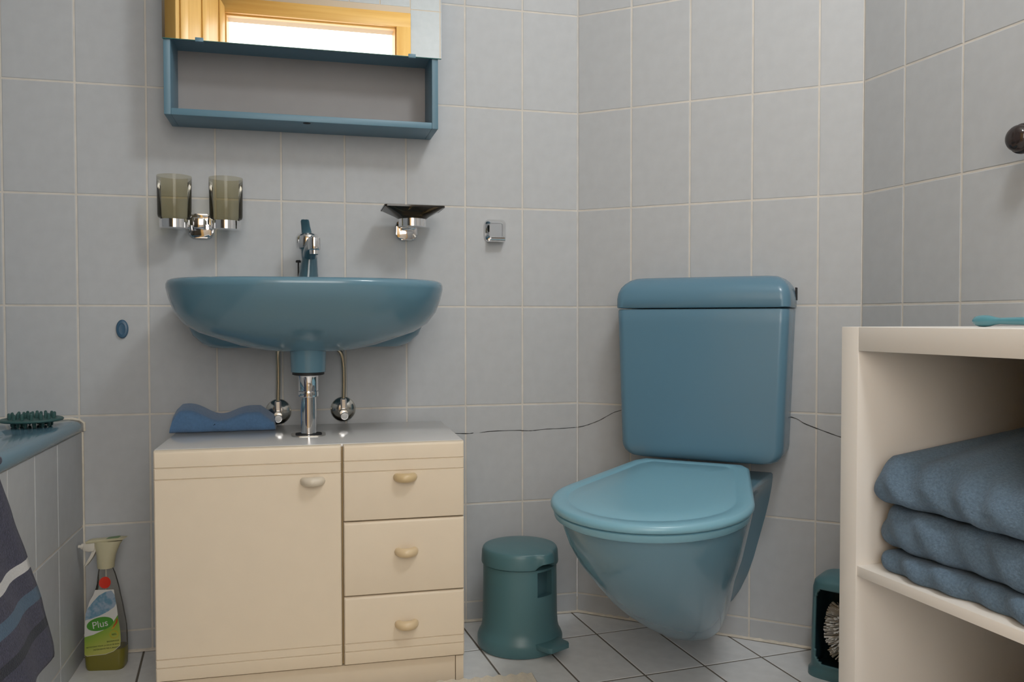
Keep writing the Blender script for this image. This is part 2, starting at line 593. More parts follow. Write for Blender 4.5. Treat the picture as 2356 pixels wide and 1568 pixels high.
# the crack that runs through the tiles of both walls
def crack(parent_wall, pts):
    P = spline([(x, 0, z) for x, z in pts], 5)
    rings = []
    for i, q in enumerate(P):
        wv = 0.0005 + 0.0004 * random.random()
        if i in (0, len(P) - 1): wv = 0.0001
        rings.append([(q.x, 0.001, q.z - wv), (q.x, -0.0006, q.z - wv), (q.x, -0.0006, q.z + wv), (q.x, 0.001, q.z + wv)])
    finish('crack', loft_bm(rings), 'crack', parent_wall)
crack(wall_back, [(-0.345, .4826), (-0.323, .4823), (-0.293, .4808), (-0.276, .4815)])
crack(wall_back, [(-0.262, .4818), (-0.2252, .4847), (-0.1622, .4844), (-0.1472, .4833), (-0.1216, .4825), (-0.0924, .4849), (-0.0453, .4857), (0, .4872)])
crack(wall_b, [(0, .4872), (0.0204, .4923), (0.0384, .4989), (0.0621, .5092), (0.0856, .5228), (0.1089, .534), (0.16, .545), (0.3, .55), (0.45, .551), (0.5357, .5402), (0.5629, .5273), (0.5963, .5151), (0.6433, .4998), (0.684, .49)])

# ------------------------------------------------------------------ doorway and hall seen in the mirror
door_fr = empty('door_1', 'spruce wood doorway reflected in the cabinet mirror', 'door', (DX0, Y_FRONT, 0))
tag(door_fr, kind='structure')
CW = 0.064
dw = DX1 - DX0
box('casing', (-CW, 0.0, 0), (0.006, 0.022, DZ + CW), 'wood', door_fr, 0.003)
box('casing', (dw - 0.006, 0.0, 0), (dw + CW, 0.022, DZ + CW), 'wood', door_fr, 0.003)
box('casing', (-CW, 0.001, DZ - 0.006), (dw + CW, 0.023, DZ + CW), 'wood_h', door_fr, 0.003)
box('jamb', (0, -0.13, 0), (0.012, 0, DZ), 'wood', door_fr)
box('jamb', (dw - 0.012, -0.13, 0), (dw, 0, DZ), 'wood', door_fr)
box('rebate', (0.012, -0.030, DZ - 0.012), (dw - 0.012, -0.002, DZ - 0.001), 'wood_h', door_fr)
# open leaf, hinged on the left jamb, swung into the bathroom
leaf = empty('door_leaf', 'open spruce door leaf reflected at the left of the mirror', 'door', (DX0 - 0.015, Y_FRONT + 0.030, 0), math.radians(97))
box('panel', (0.0, -0.02, 0.01), (0.83, 0.02, DZ + 0.02), 'wood', leaf, 0.003)
for x in (0.02, 0.34, 0.68):
    box('stile', (x, 0.02 - 0.0005, 0.02), (x + 0.10, 0.027, DZ + 0.01), 'wood', leaf, 0.004)
    box('stile', (x, -0.027, 0.02), (x + 0.10, -0.0195, DZ + 0.01), 'wood', leaf, 0.004)

HY0, HY1 = Y_FRONT - 0.13, -3.1
hall = bmesh.new()
add_box(hall, (-2.3, HY1 - 0.1, -0.1), (-2.2, HY0, 2.75))
add_box(hall, (1.0, HY1 - 0.1, -0.1), (1.1, HY0, 2.75))
add_box(hall, (-2.3, HY1 - 0.1, -0.1), (1.1, HY1, 0.7))
add_box(hall, (-2.3, HY1 - 0.1, 2.52), (1.1, HY1, 2.75))
add_box(hall, (-2.3, HY1 - 0.1, 0.7), (-1.55, HY1, 2.52))
add_box(hall, (0.25, HY1 - 0.1, 0.7), (1.1, HY1, 2.52))
add_box(hall, (-2.3, HY1, 2.65), (1.1, HY0, 2.75))
add_box(hall, (-2.3, HY1, -0.1), (1.1, HY0, 0.0))
hw = finish('wall_hall', hall, 'plaster')
tag(hw, 'bright plastered hall beyond the doorway', 'wall', kind='structure')
M['daylight'] = emit_mat('added_hall_glow', HALL_COL, HALL_E)
win = empty('added_hall_window', 'added glowing hall window, enlarged to whiten the mirrored doorway', 'window', (-0.65, HY1 - 0.06, 0.7))
tag(win, kind='structure')
box('pane', (-0.86, -0.01, 0.04), (0.86, 0.0, 1.78), 'daylight', win)  # emitting pane added and sized so the reflected hall turns white
for a, b in (((-0.9, 0), (-0.86, 1.82)), ((0.86, 0), (0.9, 1.82))):
    box('frame', (a[0], -0.02, a[1]), (b[0], 0.03, b[1]), 'wood', win, 0.002)
box('frame', (-0.86, -0.02, 0), (0.86, 0.03, 0.04), 'wood_h', win, 0.002)
box('frame', (-0.86, -0.02, 1.78), (0.86, 0.03, 1.82), 'wood_h', win, 0.002)

# ceiling lamp of the bathroom (above the frame)
lamp = empty('ceiling_lamp', 'round opal glass pendant lamp hanging from the bathroom ceiling', 'lamp', (LAMP_POS[0], LAMP_POS[1], CEIL))
lathe('canopy', [(0.045, -0.03), (0.05, -0.025), (0.05, -0.001)], 'chrome', lamp, 32)
lathe('rod', [(0.006, -0.33), (0.006, -0.028)], 'chrome', lamp, 12)
ld = bpy.data.lights.new('lamp_light', 'POINT')
ld.energy = LAMP_E
ld.color = LAMP_COL
ld.shadow_soft_size = 0.13
lo = bpy.data.objects.new('lamp_light', ld)
COL.objects.link(lo)
lo.parent = lamp
lo.location = (0, 0, LAMP_POS[2] - CEIL)
# ================================================================== objects

# ------------------------------------------------------------------ bathtub with tiled apron (left)
tub = empty('bathtub', 'blue bathtub with tiled apron at the left edge', 'bathtub', (-1.19, 0, 0))
TUBW, TUBL = 0.755, 1.50
def tub_shell():
    cx, cy = -TUBW / 2 + 0.0125, -TUBL / 2 - 0.004
    def ring(hx, hy, z, r, n=8):
        return [(cx + x, cy + y, z) for x, y in rrect(hx, -hy, hy, r, n)]
    hx, hy = TUBW / 2, TUBL / 2
    R = [ring(hx - 0.03, hy - 0.012, 0.500, 0.01), ring(hx - 0.012, hy - 0.006, 0.512, 0.014), ring(hx - 0.002, hy - 0.002, 0.518, 0.018), ring(hx, hy, 0.526, 0.02),
         ring(hx - 0.001, hy - 0.001, 0.534, 0.02), ring(hx - 0.007, hy - 0.004, 0.541, 0.022), ring(hx - 0.018, hy - 0.008, 0.544, 0.025),
         ring(hx - 0.075, hy - 0.12, 0.5445, 0.16), ring(hx - 0.085, hy - 0.13, 0.540, 0.17), ring(hx - 0.10, hy - 0.15, 0.50, 0.17),
         ring(hx - 0.15, hy - 0.25, 0.22, 0.15), ring(hx - 0.22, hy - 0.33, 0.17, 0.12)]
    return loft_bm(R, False, True)
finish('shell', tub_shell(), 'blue', tub, True, angle=1.2)
apron = box('apron', (-0.06, -TUBL - 0.004, 0), (0.0065, -0.001, 0.519), 'grout', tub)
acols = [0.0, -0.199] + [-0.199 - TW * (i + 1) for i in range(8)] + [-1.50]
for y1, y0 in zip(acols[:-1], acols[1:]):
    for z0, z1 in ((0.0, Z0), (Z0, Z0 + TH), (Z0 + TH, 0.517)):
        o = put_tile(apron, 0, 0, 0, 0, rot=(0, 0, PI / 2), loc=(0.0078, (y0 + y1) / 2, (z0 + z1) / 2), mesh=tile_mesh(y1 - y0, z1 - z0))
bm = bmesh.new()
tube_bm([(-0.74, -0.002, 0.545), (-0.012, -0.002, 0.545), (0.004, -0.003, 0.542), (0.0125, -0.003, 0.535), (0.013, -0.003, 0.517)], 0.0032, 8, bm)
finish('sealant', bm, 'sealant', tub, True)
bm = bmesh.new()
tube_bm([(0.0085, -0.002, 0.515), (0.0085, -0.002, 0.0)], 0.003, 8, bm)
finish('sealant', bm, 'sealant', tub, True)

# massage brush on the bathtub corner
mb = empty('massage_brush', 'dark green rubber massage brush with knobs on the bathtub corner', 'brush', (-1.249, -0.125, 0.5445), 0.35)
lathe('disc', [(0.050, 0.0115), (0.058, 0.0125), (0.060, 0.015), (0.058, 0.0175), (0.03, 0.0185), (0.0, 0.0185)], 'brush_green', mb, 40)
bm = bmesh.new()
for ring_r, cnt in ((0.012, 5), (0.027, 10), (0.042, 15)):
    for k in range(cnt):
        a = 2 * PI * k / cnt + ring_r * 30
        x, y = ring_r * math.cos(a), ring_r * math.sin(a)
        lathe_bm([(0.0036, 0.016), (0.0031, 0.024), (0.003, 0.0275), (0.0018, 0.0295), (0.0, 0.030)], 8, 'z', bm, (x, y, 0), False, True)
tag(finish('upper_knobs', bm, 'brush_green', mb, True), kind='stuff')
bm = bmesh.new()
for ring_r, cnt in ((0.018, 7), (0.036, 14)):
    for k in range(cnt):
        a = 2 * PI * k / cnt + ring_r * 20
        x, y = ring_r * math.cos(a), ring_r * math.sin(a)
        lathe_bm([(0.0, 0.0), (0.002, 0.0006), (0.0034, 0.003), (0.0038, 0.013)], 8, 'z', bm, (x, y, 0), True, False)
tag(finish('lower_knobs', bm, 'brush_green', mb, True), kind='stuff')

# towel hanging over the bathtub rim, lower left
tw = empty('hanging_towel', 'dark violet striped towel hanging over the bathtub edge', 'towel', (-1.19, -0.56, 0))
def towel_sheet(zt, zb, x_off, edge, thick, bottom_drop, m_list, bands, over=True):
    """sheet in the y-z plane, near edge toward the camera; edge(z) gives the far border y"""
    nz, ny = 60, 36
    bm = bmesh.new()
    front, back = [], []
    for i in range(nz + 1):
        t = i / nz
        rowf, rowb = [], []
        for k in range(ny + 1):
            s = k / ny
            z = zt + (zb - zt) * t - bottom_drop * s * t
            y0 = edge(zt + (zb - zt) * t)
            y = y0 - 0.62 * s
            wob = 0.006 * math.sin(9 * s * 3 + 2 * t) * (0.3 + t) + 0.004 * math.sin(31 * s + 5 * t) * t
            x = x_off + 0.03 * t ** 1.4 + wob
            e = min(s, 1 - s) * ny
            th = thick * min(1.0, 0.35 + 0.4 * e) * (1.0 if t < 0.985 else 0.5)
            rowf.append(bm.verts.new((x + th / 2, y, z)))
            rowb.append(bm.verts.new((x - th / 2, y, z)))
        front.append(rowf)
        back.append(rowb)
    faces = []
    for i in range(nz):
        for k in range(ny):
            f1 = bm.faces.new((front[i][k], front[i][k + 1], front[i + 1][k + 1], front[i + 1][k]))
            f2 = bm.faces.new((back[i][k], back[i + 1][k], back[i + 1][k + 1], back[i][k + 1]))
            zc = (i + 0.5) / nz
            mi = 0
            for a, b, q in bands:
                if a <= zc < b: mi = q
            f1.material_index = f2.material_index = mi
        for k in (0, ny):
            f = bm.faces.new((front[i][k], front[i + 1][k], back[i + 1][k], back[i][k]))
            zc = (i + 0.5) / nz
            for a, b, q in bands:
                if a <= zc < b: f.material_index = q
    for i in (0, nz):
        for k in range(ny):
            bm.faces.new((front[i][k], front[i][k + 1], back[i][k + 1], back[i][k]))
    return bm
BANDS = [(0.47, 0.52, 2), (0.62, 0.69, 3), (0.78, 0.835, 1)]
edge1 = lambda z: lerp_tab([(0.185, 0.068), (0.21, 0.070), (0.296, 0.038), (0.379, -0.006), (0.46, -0.048), (0.55, -0.095)], z)
finish('outer_layer', towel_sheet(0.555, 0.188, 0.040, edge1, 0.014, 0.02, None, BANDS), ['towel_dark', 'towel_band', 'towel_white', 'towel_lblue'], tw, True, angle=3)
edge2 = lambda z: edge1(z) - 0.035
finish('inner_layer', towel_sheet(0.552, 0.06, 0.025, edge2, 0.008, 0.0, None, []), ['towel_dark'], tw, True, angle=3)
bm = bmesh.new()
add_box(bm, (-0.115, -0.70, 0.5465), (0.046, -0.075, 0.561))
bevel_bm(bm, 0.006, 3)
finish('fold_over_rim', bm, 'towel_dark', tw, True)

# ------------------------------------------------------------------ vanity unit
van = empty('vanity_unit', 'cream vanity cabinet with one door and three drawers', 'cabinet', (-0.674, -0.363, 0), math.radians(-1.2))
VX0, VX1, VD, VH = -0.302, 0.302, 0.347, 0.518
bm = bmesh.new()
add_box(bm, (VX0 + 0.001, 0.019, 0.066), (VX1 - 0.001, VD, 0.503))
finish('carcass', bm, 'cream', van)
def side_foot(x0, x1):
    box('side_foot', (x0, 0.006, 0), (x1, VD, 0.066), 'cream', van)
side_foot(VX0 + 0.001, VX0 + 0.017)
side_foot(VX1 - 0.017, VX1 - 0.001)
box('plinth', (VX0 + 0.018, 0.010, 0), (VX1 - 0.018, 0.026, 0.065), 'cream', van)
# glossy top, uncut; a flat black plate paints the dark waste-pipe cut-out
box('top_panel', (VX0, 0.016, 0.5035), (VX1, VD, VH), 'cream_top', van, 0.0015)
box('edge_strip', (0.0525, 0.012, 0.069), (0.0555, 0.020, 0.512), 'cream_gap', van)

def front_panel(name, x0, x1, z0, z1, grooves, parent, top_round=0.006):
    pr = [(0.018, z0), (0.003, z0), (0.0008, z0 + 0.001), (0.0, z0 + 0.004)]
    for g in sorted(grooves):
        pr += [(0.0, g - 0.0016), (0.0022, g - 0.0004), (0.0022, g + 0.0004), (0.0, g + 0.0016)]
    n = 5
    for k in range(n + 1):
        a = PI / 2 * k / n
        pr.append((top_round * (1 - math.cos(a)), z1 - top_round + top_round * math.sin(a)))
    pr.append((0.018, z1))
    e = 0.0022
    rings = []
    cz = (z0 + z1) / 2
    for x, ins in ((x0, e), (x0 + e, 0), (x1 - e, 0), (x1, e)):
        rings.append([(x, min(0.018, y + ins * (1 if y < 0.017 else 0)), z) for y, z in pr])
    return finish(name, loft_bm(rings), 'cream', parent, True, angle=0.7)

def pull(parent, x, z, m):
    """moulded bow-shaped pull"""
    path, rad = [], []
    n = 16
    for i in range(n + 1):
        a = PI * i / n
        path.append((x + 0.0165 * math.cos(a), -0.019 * math.sin(a) ** 0.8 + 0.004, z))
        rad.append(0.0082 + 0.0016 * math.sin(a))
    bm = tube_bm(path, rad, 12)
    add_box(bm, (x - 0.015, -0.012, z - 0.0035), (x + 0.015, 0.001, z - 0.0005))
    return finish('handle', bm, m, parent, True, angle=0.9)

G_TOP, G_BOT = [0.4835, 0.461], [0.112, 0.0955]
door = front_panel('door', -0.301, 0.0515, 0.069, 0.517, G_TOP + G_BOT, van)
pull(door, -0.004, 0.4475, 'knob_pale')
d1 = front_panel('drawer', 0.0565, 0.302, 0.3620, 0.517, G_TOP, van)
pull(d1, 0.180, 0.4475, 'knob_yellow')
d2 = front_panel('drawer', 0.0565, 0.302, 0.2095, 0.3595, [], van)
pull(d2, 0.182, 0.2945, 'knob_cream')
d3 = front_panel('drawer', 0.0565, 0.302, 0.069, 0.2070, G_BOT, van)
pull(d3, 0.182, 0.1450, 'knob_cream')

# folded cloth on the vanity
cl = empty('folded_cloth', 'folded bright blue cloth lying on the vanity top', 'cloth', (-0.870, -0.068, VH), math.radians(0.5))
def cloth_bm():
    rings = []
    n = 40
    for i in range(n + 1):
        s = i / n
        x = -0.113 + 0.226 * s
        h = 0.052 - 0.020 * math.exp(-((s - 0.52) / 0.22) ** 2) + 0.004 * math.sin(12 * s)
        h *= min(1.0, 0.80 + 4 * s) * min(1.0, 0.50 + 4.2 * (1 - s))
        ring = []
        for x_, z_ in rrect(0.042, 0.0, max(h, 0.012), 0.012, 5):
            bulge = 0.002 * math.sin(20 * s + z_ * 60)
            ring.append((x + 0.010 * (z_ / 0.05) * (-1 if s > 0.5 else 1) * abs(s - 0.5) * 2, x_ + bulge, z_ if z_ < 0.02 else z_ + 0.006 * (x_ / 0.042)))
        rings.append(ring)
    return loft_bm(rings)
finish('cloth', cloth_bm(), 'cloth_blue', cl, True, angle=1.0)

# ------------------------------------------------------------------ washbasin
BX = -0.681
ba = empty('washbasin', 'blue ceramic wall-hung washbasin above the vanity', 'washbasin', (BX, 0, 0))
NB = 72
def brim(a, yf, yb, n=2.7, clampy=-0.003):
    yc, b = (yf + yb) / 2, (yb - yf) / 2
    out = []
    for i in range(NB):
        t = 2 * PI * i / NB
        c, s = math.cos(t), math.sin(t)
        out.append((a * math.copysign(abs(c) ** (2 / n), c), min(clampy, yc + b * math.copysign(abs(s) ** (2 / n), s))))
    return out
def basin_bm():
    R = []
    for z, a, yf, yb in ((0.700, 0.06, -0.225, -0.12), (0.704, 0.10, -0.245, -0.09), (0.714, 0.145, -0.275, -0.07), (0.727, 0.185, -0.308, -0.04), (0.742, 0.228, -0.340, 0.0),
                         (0.760, 0.256, -0.369, 0.02), (0.785, 0.274, -0.397, 0.04), (0.812, 0.283, -0.418, 0.05), (0.834, 0.287, -0.430, 0.05), (0.842, 0.2865, -0.432, 0.05), (0.848, 0.284, -0.429, 0.05),
                         (0.851, 0.278, -0.423, 0.045), (0.8505, 0.268, -0.412, 0.04)):
        R.append([(x, y, z) for x, y in brim(a, yf, yb)])
    for z, a, yf, yb in ((0.848, 0.256, -0.405, -0.125), (0.835, 0.246, -0.396, -0.132), (0.80, 0.222, -0.375, -0.14), (0.755, 0.16, -0.32, -0.16), (0.735, 0.05, -0.24, -0.19)):
        R.append([(x, y, z) for x, y in brim(a, yf, yb, 2.3)])
    return loft_bm(R)
finish('bowl', basin_bm(), 'blue', ba, True, angle=1.3)
def rear_body():
    R = []
    for z, a, yf in ((0.712, 0.202, -0.085), (0.705, 0.208, -0.092), (0.706, 0.219, -0.10), (0.716, 0.236, -0.112), (0.734, 0.253, -0.128), (0.765, 0.266, -0.14), (0.80, 0.272, -0.14)):
        R.append([(x, y, z) for x, y in rrect(a, yf, -0.003, 0.045, 8)])
    return loft_bm(R, True, True)
finish('rear_skirt', rear_body(), 'blue', ba, True, angle=1.3)
PY = -0.200
lathe('outlet_neck', [(0.0335, 0.655), (0.0365, 0.656), (0.0372, 0.668), (0.0378, 0.685), (0.0385, 0.70), (0.041, 0.718), (0.043, 0.745)], 'blue', ba, 40, origin=(-0.003, PY - 0.003, 0))
lathe('gasket', [(0.031, 0.649), (0.0340, 0.650), (0.0340, 0.6545), (0.031, 0.6555)], 'rubber', ba, 40, origin=(-0.003, PY, 0))
wp = empty('waste_pipe', 'chrome waste pipe running from basin down into the vanity', 'pipe', (BX - 0.003, PY, VH))
lathe('collar', [(0.0215, 0.097), (0.0215, 0.1265), (0.0225, 0.129), (0.029, 0.1305)], 'chrome', wp, 40)
lathe('ring', [(0.0195, 0.083), (0.0222, 0.0845), (0.0228, 0.090), (0.0222, 0.0955), (0.0205, 0.097)], 'chrome', wp, 40)
lathe('pipe', [(0.0168, 0.0027), (0.0168, 0.083)], 'chrome', wp, 40)
pl = prism_bm([(x, y) for x, y in rrect(0.036, -0.034, 0.034, 0.017, 6)], 0.0003, 0.0022, 'xy')
finish('cover_plate', pl, 'chrome_worn', wp, True)
pl = prism_bm([(x, y) for x, y in rrect(0.028, -0.026, 0.026, 0.013, 6)], 0.0020, 0.0026, 'xy')
finish('opening', pl, 'hole_shade', wp, True)  # flat black plate in place of the shaded cut-out

# ------------------------------------------------------------------ angle valves on the wall
def valve(x, z, curve, label, up_len):
    v = empty('angle_valve', label, 'valve', (x, 0, z), 0, 'angle valves under the washbasin')
    lathe('rosette', [(0.030, 0.0), (0.0300, 0.0025), (0.027, 0.006), (0.018, 0.0125), (0.0115, 0.015)], 'chrome_worn', v, 40, '-y')
    lathe('body', [(0.0105, 0.013), (0.0105, 0.036), (0.009, 0.038)], 'chrome_worn', v, 24, '-y', (0, 0, -0.006))
    k = lathe('knob', [(0.0085, 0.036), (0.0095, 0.039), (0.0095, 0.052), (0.008, 0.054)], 'chrome', v, 24, '-y', (0.001, 0, -0.012))
    lathe('cap', [(0.0074, 0.0538), (0.0074, 0.0548), (0.006, 0.0556), (0, 0.0558)], 'valve_cap', k, 24, '-y', (0.001, 0, -0.012))
    lathe('nut', [(0.0075, 0.004), (0.0075, 0.026), (0.0055, 0.028)], 'chrome', v, 6, 'z', (0.0, -0.027, 0))
    p_ = spline([(0, -0.027, 0.024), (0.001, -0.027, 0.07), (0.001 + curve * 0.1, -0.028, 0.11), (curve * 0.6, -0.030, 0.138), (curve * 2.4, -0.034, up_len)], 8)
    tube('supply_pipe', p_, 0.0048, 'brass_pipe', v, 12)
valve(-0.753, 0.5495, 0.001, 'left chrome angle valve next to the blue cloth', 0.1555)
valve(-0.601, 0.5515, -0.010, 'right chrome angle valve with curved pipe under the basin', 0.1535)

# ------------------------------------------------------------------ tap
tap = empty('basin_tap', 'blue enamelled mixer tap with chrome spout on the washbasin', 'tap', (-0.683, -0.075, 0.8475))
def ell_ring(cx, cy, z, rx, ry, n=28, fwd=0.0):
    return [(cx + rx * math.cos(2 * PI * i / n), cy + ry * math.sin(2 * PI * i / n), z) for i in range(n)]
finish('body', loft_bm([ell_ring(0.0, 0, 0.0, 0.0255, 0.027), ell_ring(0.0, 0, 0.006, 0.0250, 0.0265), ell_ring(0.002, -0.002, 0.03, 0.0215, 0.024), ell_ring(0.004, -0.004, 0.06, 0.018, 0.0225),
                        ell_ring(0.003, -0.006, 0.082, 0.0185, 0.023), ell_ring(0.0, -0.006, 0.09, 0.0245, 0.0245)]), 'blue_tap', tap, True, angle=1.0)
finish('cartridge_cap', loft_bm([ell_ring(0.0, -0.004, 0.086, 0.0262, 0.0255), ell_ring(0, -0.004, 0.094, 0.0275, 0.0265), ell_ring(0, -0.004, 0.111, 0.0268, 0.026), ell_ring(0, -0.004, 0.119, 0.0215, 0.022), ell_ring(0, -0.004, 0.1225, 0.012, 0.014)]), 'chrome', tap, True, angle=1.0)
finish('lever', loft_bm([ell_ring(-0.001, -0.012, 0.112, 0.0145, 0.012), ell_ring(-0.002, -0.016, 0.122, 0.0115, 0.0085), ell_ring(-0.004, -0.024, 0.134, 0.0100, 0.0065), ell_ring(-0.0055, -0.034, 0.1445, 0.0096, 0.006), ell_ring(-0.0055, -0.038, 0.148, 0.0080, 0.005)]), 'blue_tap', tap, True, angle=1.0)
lathe('lever_cap', [(0.0045, 0.0), (0.0045, 0.002), (0.0, 0.0035)], 'chrome', tap, 20, 'z', (-0.0055, -0.037, 0.1465))
sp = spline([(0.004, -0.008, 0.066), (0.008, -0.045, 0.088), (0.012, -0.090, 0.094), (0.0135, -0.108, 0.094)], 6)
tube('spout', sp, [0.0165 - 0.0045 * i / (len(sp) - 1) for i in range(len(sp))], 'blue_tap', tap, 20)
lathe('aerator', [(0.0085, -0.036), (0.0098, -0.0355), (0.0102, -0.027), (0.0125, -0.0255), (0.0132, -0.0225), (0.0130, -0.004), (0.0125, 0.0), (0.006, 0.004), (0, 0.0045)], 'chrome', tap, 28, 'z', (0.0135, -0.110, 0.1005))
lathe('aerator_mesh', [(0.0, -0.0366), (0.0078, -0.0366), (0.0084, -0.0355)], 'teal_dark', tap, 24, 'z', (0.0135, -0.110, 0.1005))
# lift rod knob beside the body
bm = lathe_bm([(0.0, 0.0), (0.0018, 0.0004), (0.0018, 0.055)], 10, 'z', None, (-0.021, 0.026, 0.0))
lathe_bm([(0.0055, 0.055), (0.006, 0.056), (0.006, 0.059), (0.0045, 0.0605)], 16, 'z', bm, (-0.021, 0.026, 0.0))
finish('lift_rod', bm, 'rubber', tap, True)

# ------------------------------------------------------------------ tumbler holder, tumblers
ho = empty('tumbler_holder', 'double chrome tumbler holder on the tiled wall', 'holder', (-0.922, 0, 0.988))
bm = prism_bm([(x, y) for x, y in rrect(0.027, -0.030, 0.026, 0.014, 6)], 0.0, -0.012, 'xz')
bevel_bm(bm, 0.003)
finish('wall_plate', bm, 'chrome', ho, True)
box('arm', (-0.0125, -0.062, -0.012), (0.0125, -0.008, 0.012), 'chrome', ho, 0.003)
def cup_ring(cx, cy, z0):
    prof = [(0.0285, 0.0), (0.0322, 0.001), (0.0322, 0.0195), (0.0305, 0.0205), (0.028, 0.0205), (0.028, 0.003)]
    lathe('ring', prof, 'chrome', ho, 44, 'z', (cx, cy, z0))
for cx_ in (-0.0495, 0.0600):
    cup_ring(cx_, -0.068, -0.0155)
def tumbler(x, label):
    t = empty('tumbler', label, 'tumbler', (x, -0.068, 0.9765), 0, 'smoked tumblers in the holder')
    pr = [(0.0, 0.0), (0.026, 0.0), (0.0270, 0.002), (0.0275, 0.017), (0.0345, 0.021), (0.0358, 0.026), (0.0368, 0.113)]
    bm = lathe_bm(pr, 48, 'z', None, (0, 0, 0), False, False)
    finish('glass', bm, 'smoke_glass', t, True, angle=0.5)
tumbler(-0.922 - 0.0495, 'left smoked brown tumbler in the chrome holder')
tumbler(-0.922 + 0.0600, 'right smoked brown tumbler in the chrome holder')

# ------------------------------------------------------------------ soap dish
sd = empty('soap_dish_holder', 'chrome soap dish holder on the wall right of the tap', 'holder', (-0.446, 0, 0.988))
bm = prism_bm([(x, y) for x, y in rrect(0.026, -0.024, 0.026, 0.014, 6)], 0.0, -0.012, 'xz')
bevel_bm(bm, 0.003)
finish('wall_plate', bm, 'chrome', sd, True)
box('arm', (-0.016, -0.075, -0.003), (0.016, -0.008, 0.012), 'chrome', sd, 0.003)
lathe('ring', [(0.0285, -0.002), (0.0322, -0.001), (0.0322, 0.0165), (0.0305, 0.0175), (0.028, 0.0175), (0.028, 0.001)], 'chrome', sd, 44, 'z', (0.003, -0.098, 0))
ds = empty('soap_dish', 'dark smoked glass soap dish in its chrome ring', 'dish', (-0.443, -0.098, 1.0035))
def sring(hx, hy, z, r, n=7):
    return [(x, y, z) for x, y in rrect(hx, -hy, hy, r, n)]
bm = loft_bm([sring(0.026, 0.026, -0.004, 0.025), sring(0.031, 0.030, 0.001, 0.028), sring(0.040, 0.035, 0.008, 0.02), sring(0.0655, 0.0505, 0.0235, 0.006), sring(0.0685, 0.053, 0.0245, 0.006), sring(0.069, 0.0535, 0.0275, 0.006),
              sring(0.066, 0.0505, 0.0275, 0.005), sring(0.060, 0.046, 0.0255, 0.006), sring(0.036, 0.031, 0.011, 0.02), sring(0.026, 0.025, 0.005, 0.024)])
finish('tray', bm, 'smoke_dark', ds, True, angle=0.6)
bm = bmesh.new()
o_, i_ = rrect(0.0697, -0.0542, 0.0542, 0.0065, 5), rrect(0.0655, -0.050, 0.050, 0.005, 5)
loft_bm([[(x, y, 0.0247) for x, y in o_], [(x, y, 0.0284) for x, y in o_], [(x, y, 0.0284) for x, y in i_], [(x, y, 0.0270) for x, y in i_]], False, False, True, bm)
finish('rim', bm, 'smoke_edge', ds, True)

# ------------------------------------------------------------------ robe hook
hk = empty('robe_hook', 'small square chrome robe hook on the tiled wall', 'hook', (-0.221, 0, 0.994))
def hook_plate():
    def ring(hx, z0, z1, r, y):
        return [(x, y, z) for x, z in rrect(hx, z0, z1, r, 6)]
    return loft_bm([ring(0.0280, -0.029, 0.028, 0.013, -0.0005), ring(0.0280, -0.029, 0.028, 0.013, -0.004), ring(0.0255, -0.026, 0.0255, 0.011, -0.0085), ring(0.017, -0.019, 0.018, 0.005, -0.0155), ring(0.0160, -0.018, 0.017, 0.004, -0.0155), ring(0.0155, -0.0175, 0.0165, 0.004, -0.0145)])
finish('plate', hook_plate(), 'chrome', hk, True, angle=0.5)
bm = bmesh.new()
path = spline([(0, -0.006, -0.0235), (0, -0.016, -0.0285), (0, -0.027, -0.0295), (0, -0.0345, -0.0265), (0, -0.037, -0.0195)], 6)
rings = []
for i, q in enumerate(path):
    t = (path[min(i + 1, len(path) - 1)] - path[max(i - 1, 0)]).normalized()
    nrm = Vector((0, -t.z, t.y))
    wv = 0.023 - 0.006 * i / len(path)
    th = 0.0012
    rings.append([q + Vector((-wv, 0, 0)) - nrm * th, q + Vector((wv, 0, 0)) - nrm * th, q + Vector((wv, 0, 0)) + nrm * th, q + Vector((-wv, 0, 0)) + nrm * th])
loft_bm(rings, True, True, True, bm)
finish('lip', bm, 'chrome', hk, True, angle=0.8)

# oval button on the wall, left
ob = bmesh.new()
def ov(a, b, y): return [(x, y, z) for x, z in ellipse(0, 0, a, b, 36)]
loft_bm([ov(0.0118, 0.0195, -0.0005), ov(0.0130, 0.0212, -0.0015), ov(0.0130, 0.0212, -0.0045), ov(0.0112, 0.0188, -0.0068), ov(0.0075, 0.013, -0.0075), ov(0.0068, 0.012, -0.0066), ov(0.003, 0.005, -0.0062)], True, True, True, ob)
o = finish('wall_button', ob, 'button_blue', None, True, loc=(-1.095, 0, 0.748))
tag(o, 'small oval blue button stuck to the tiled wall', 'button')

# ------------------------------------------------------------------ mirror cabinet
mc = empty('mirror_cabinet', 'blue mirror cabinet with open shelf niche above the washbasin', 'cabinet', (-0.684, 0, 1.214))
CWH, CDP, CH = 0.2995, 0.122, 0.66
TH_ = 0.0145
box('side_panel', (-CWH, -CDP, 0), (-CWH + TH_, -0.001, CH), 'blue_cab', mc, 0.0012)
box('side_panel', (CWH - TH_, -CDP, 0), (CWH, -0.001, CH), 'blue_cab', mc, 0.0012)
box('bottom_panel', (-CWH + TH_, -CDP + 0.0004, 0), (CWH - TH_, -0.001, 0.0145), 'blue_cab', mc, 0.0012)
box('back_panel', (-CWH + TH_, -0.009, 0.0145), (CWH - TH_, -0.001, CH), 'cab_back', mc)
box('niche_top', (-CWH + TH_, -CDP + 0.006, 0.172), (CWH - TH_, -0.009, 0.184), 'blue_cab', mc)
box('top_panel', (-CWH + TH_, -CDP, CH - TH_), (CWH - TH_, -0.001, CH), 'blue_cab', mc)
mr = box('mirror', (-0.3005, -CDP - 0.0055, 0.1625), (0.3065, -CDP - 0.0008, CH + 0.004), 'mirror', mc)
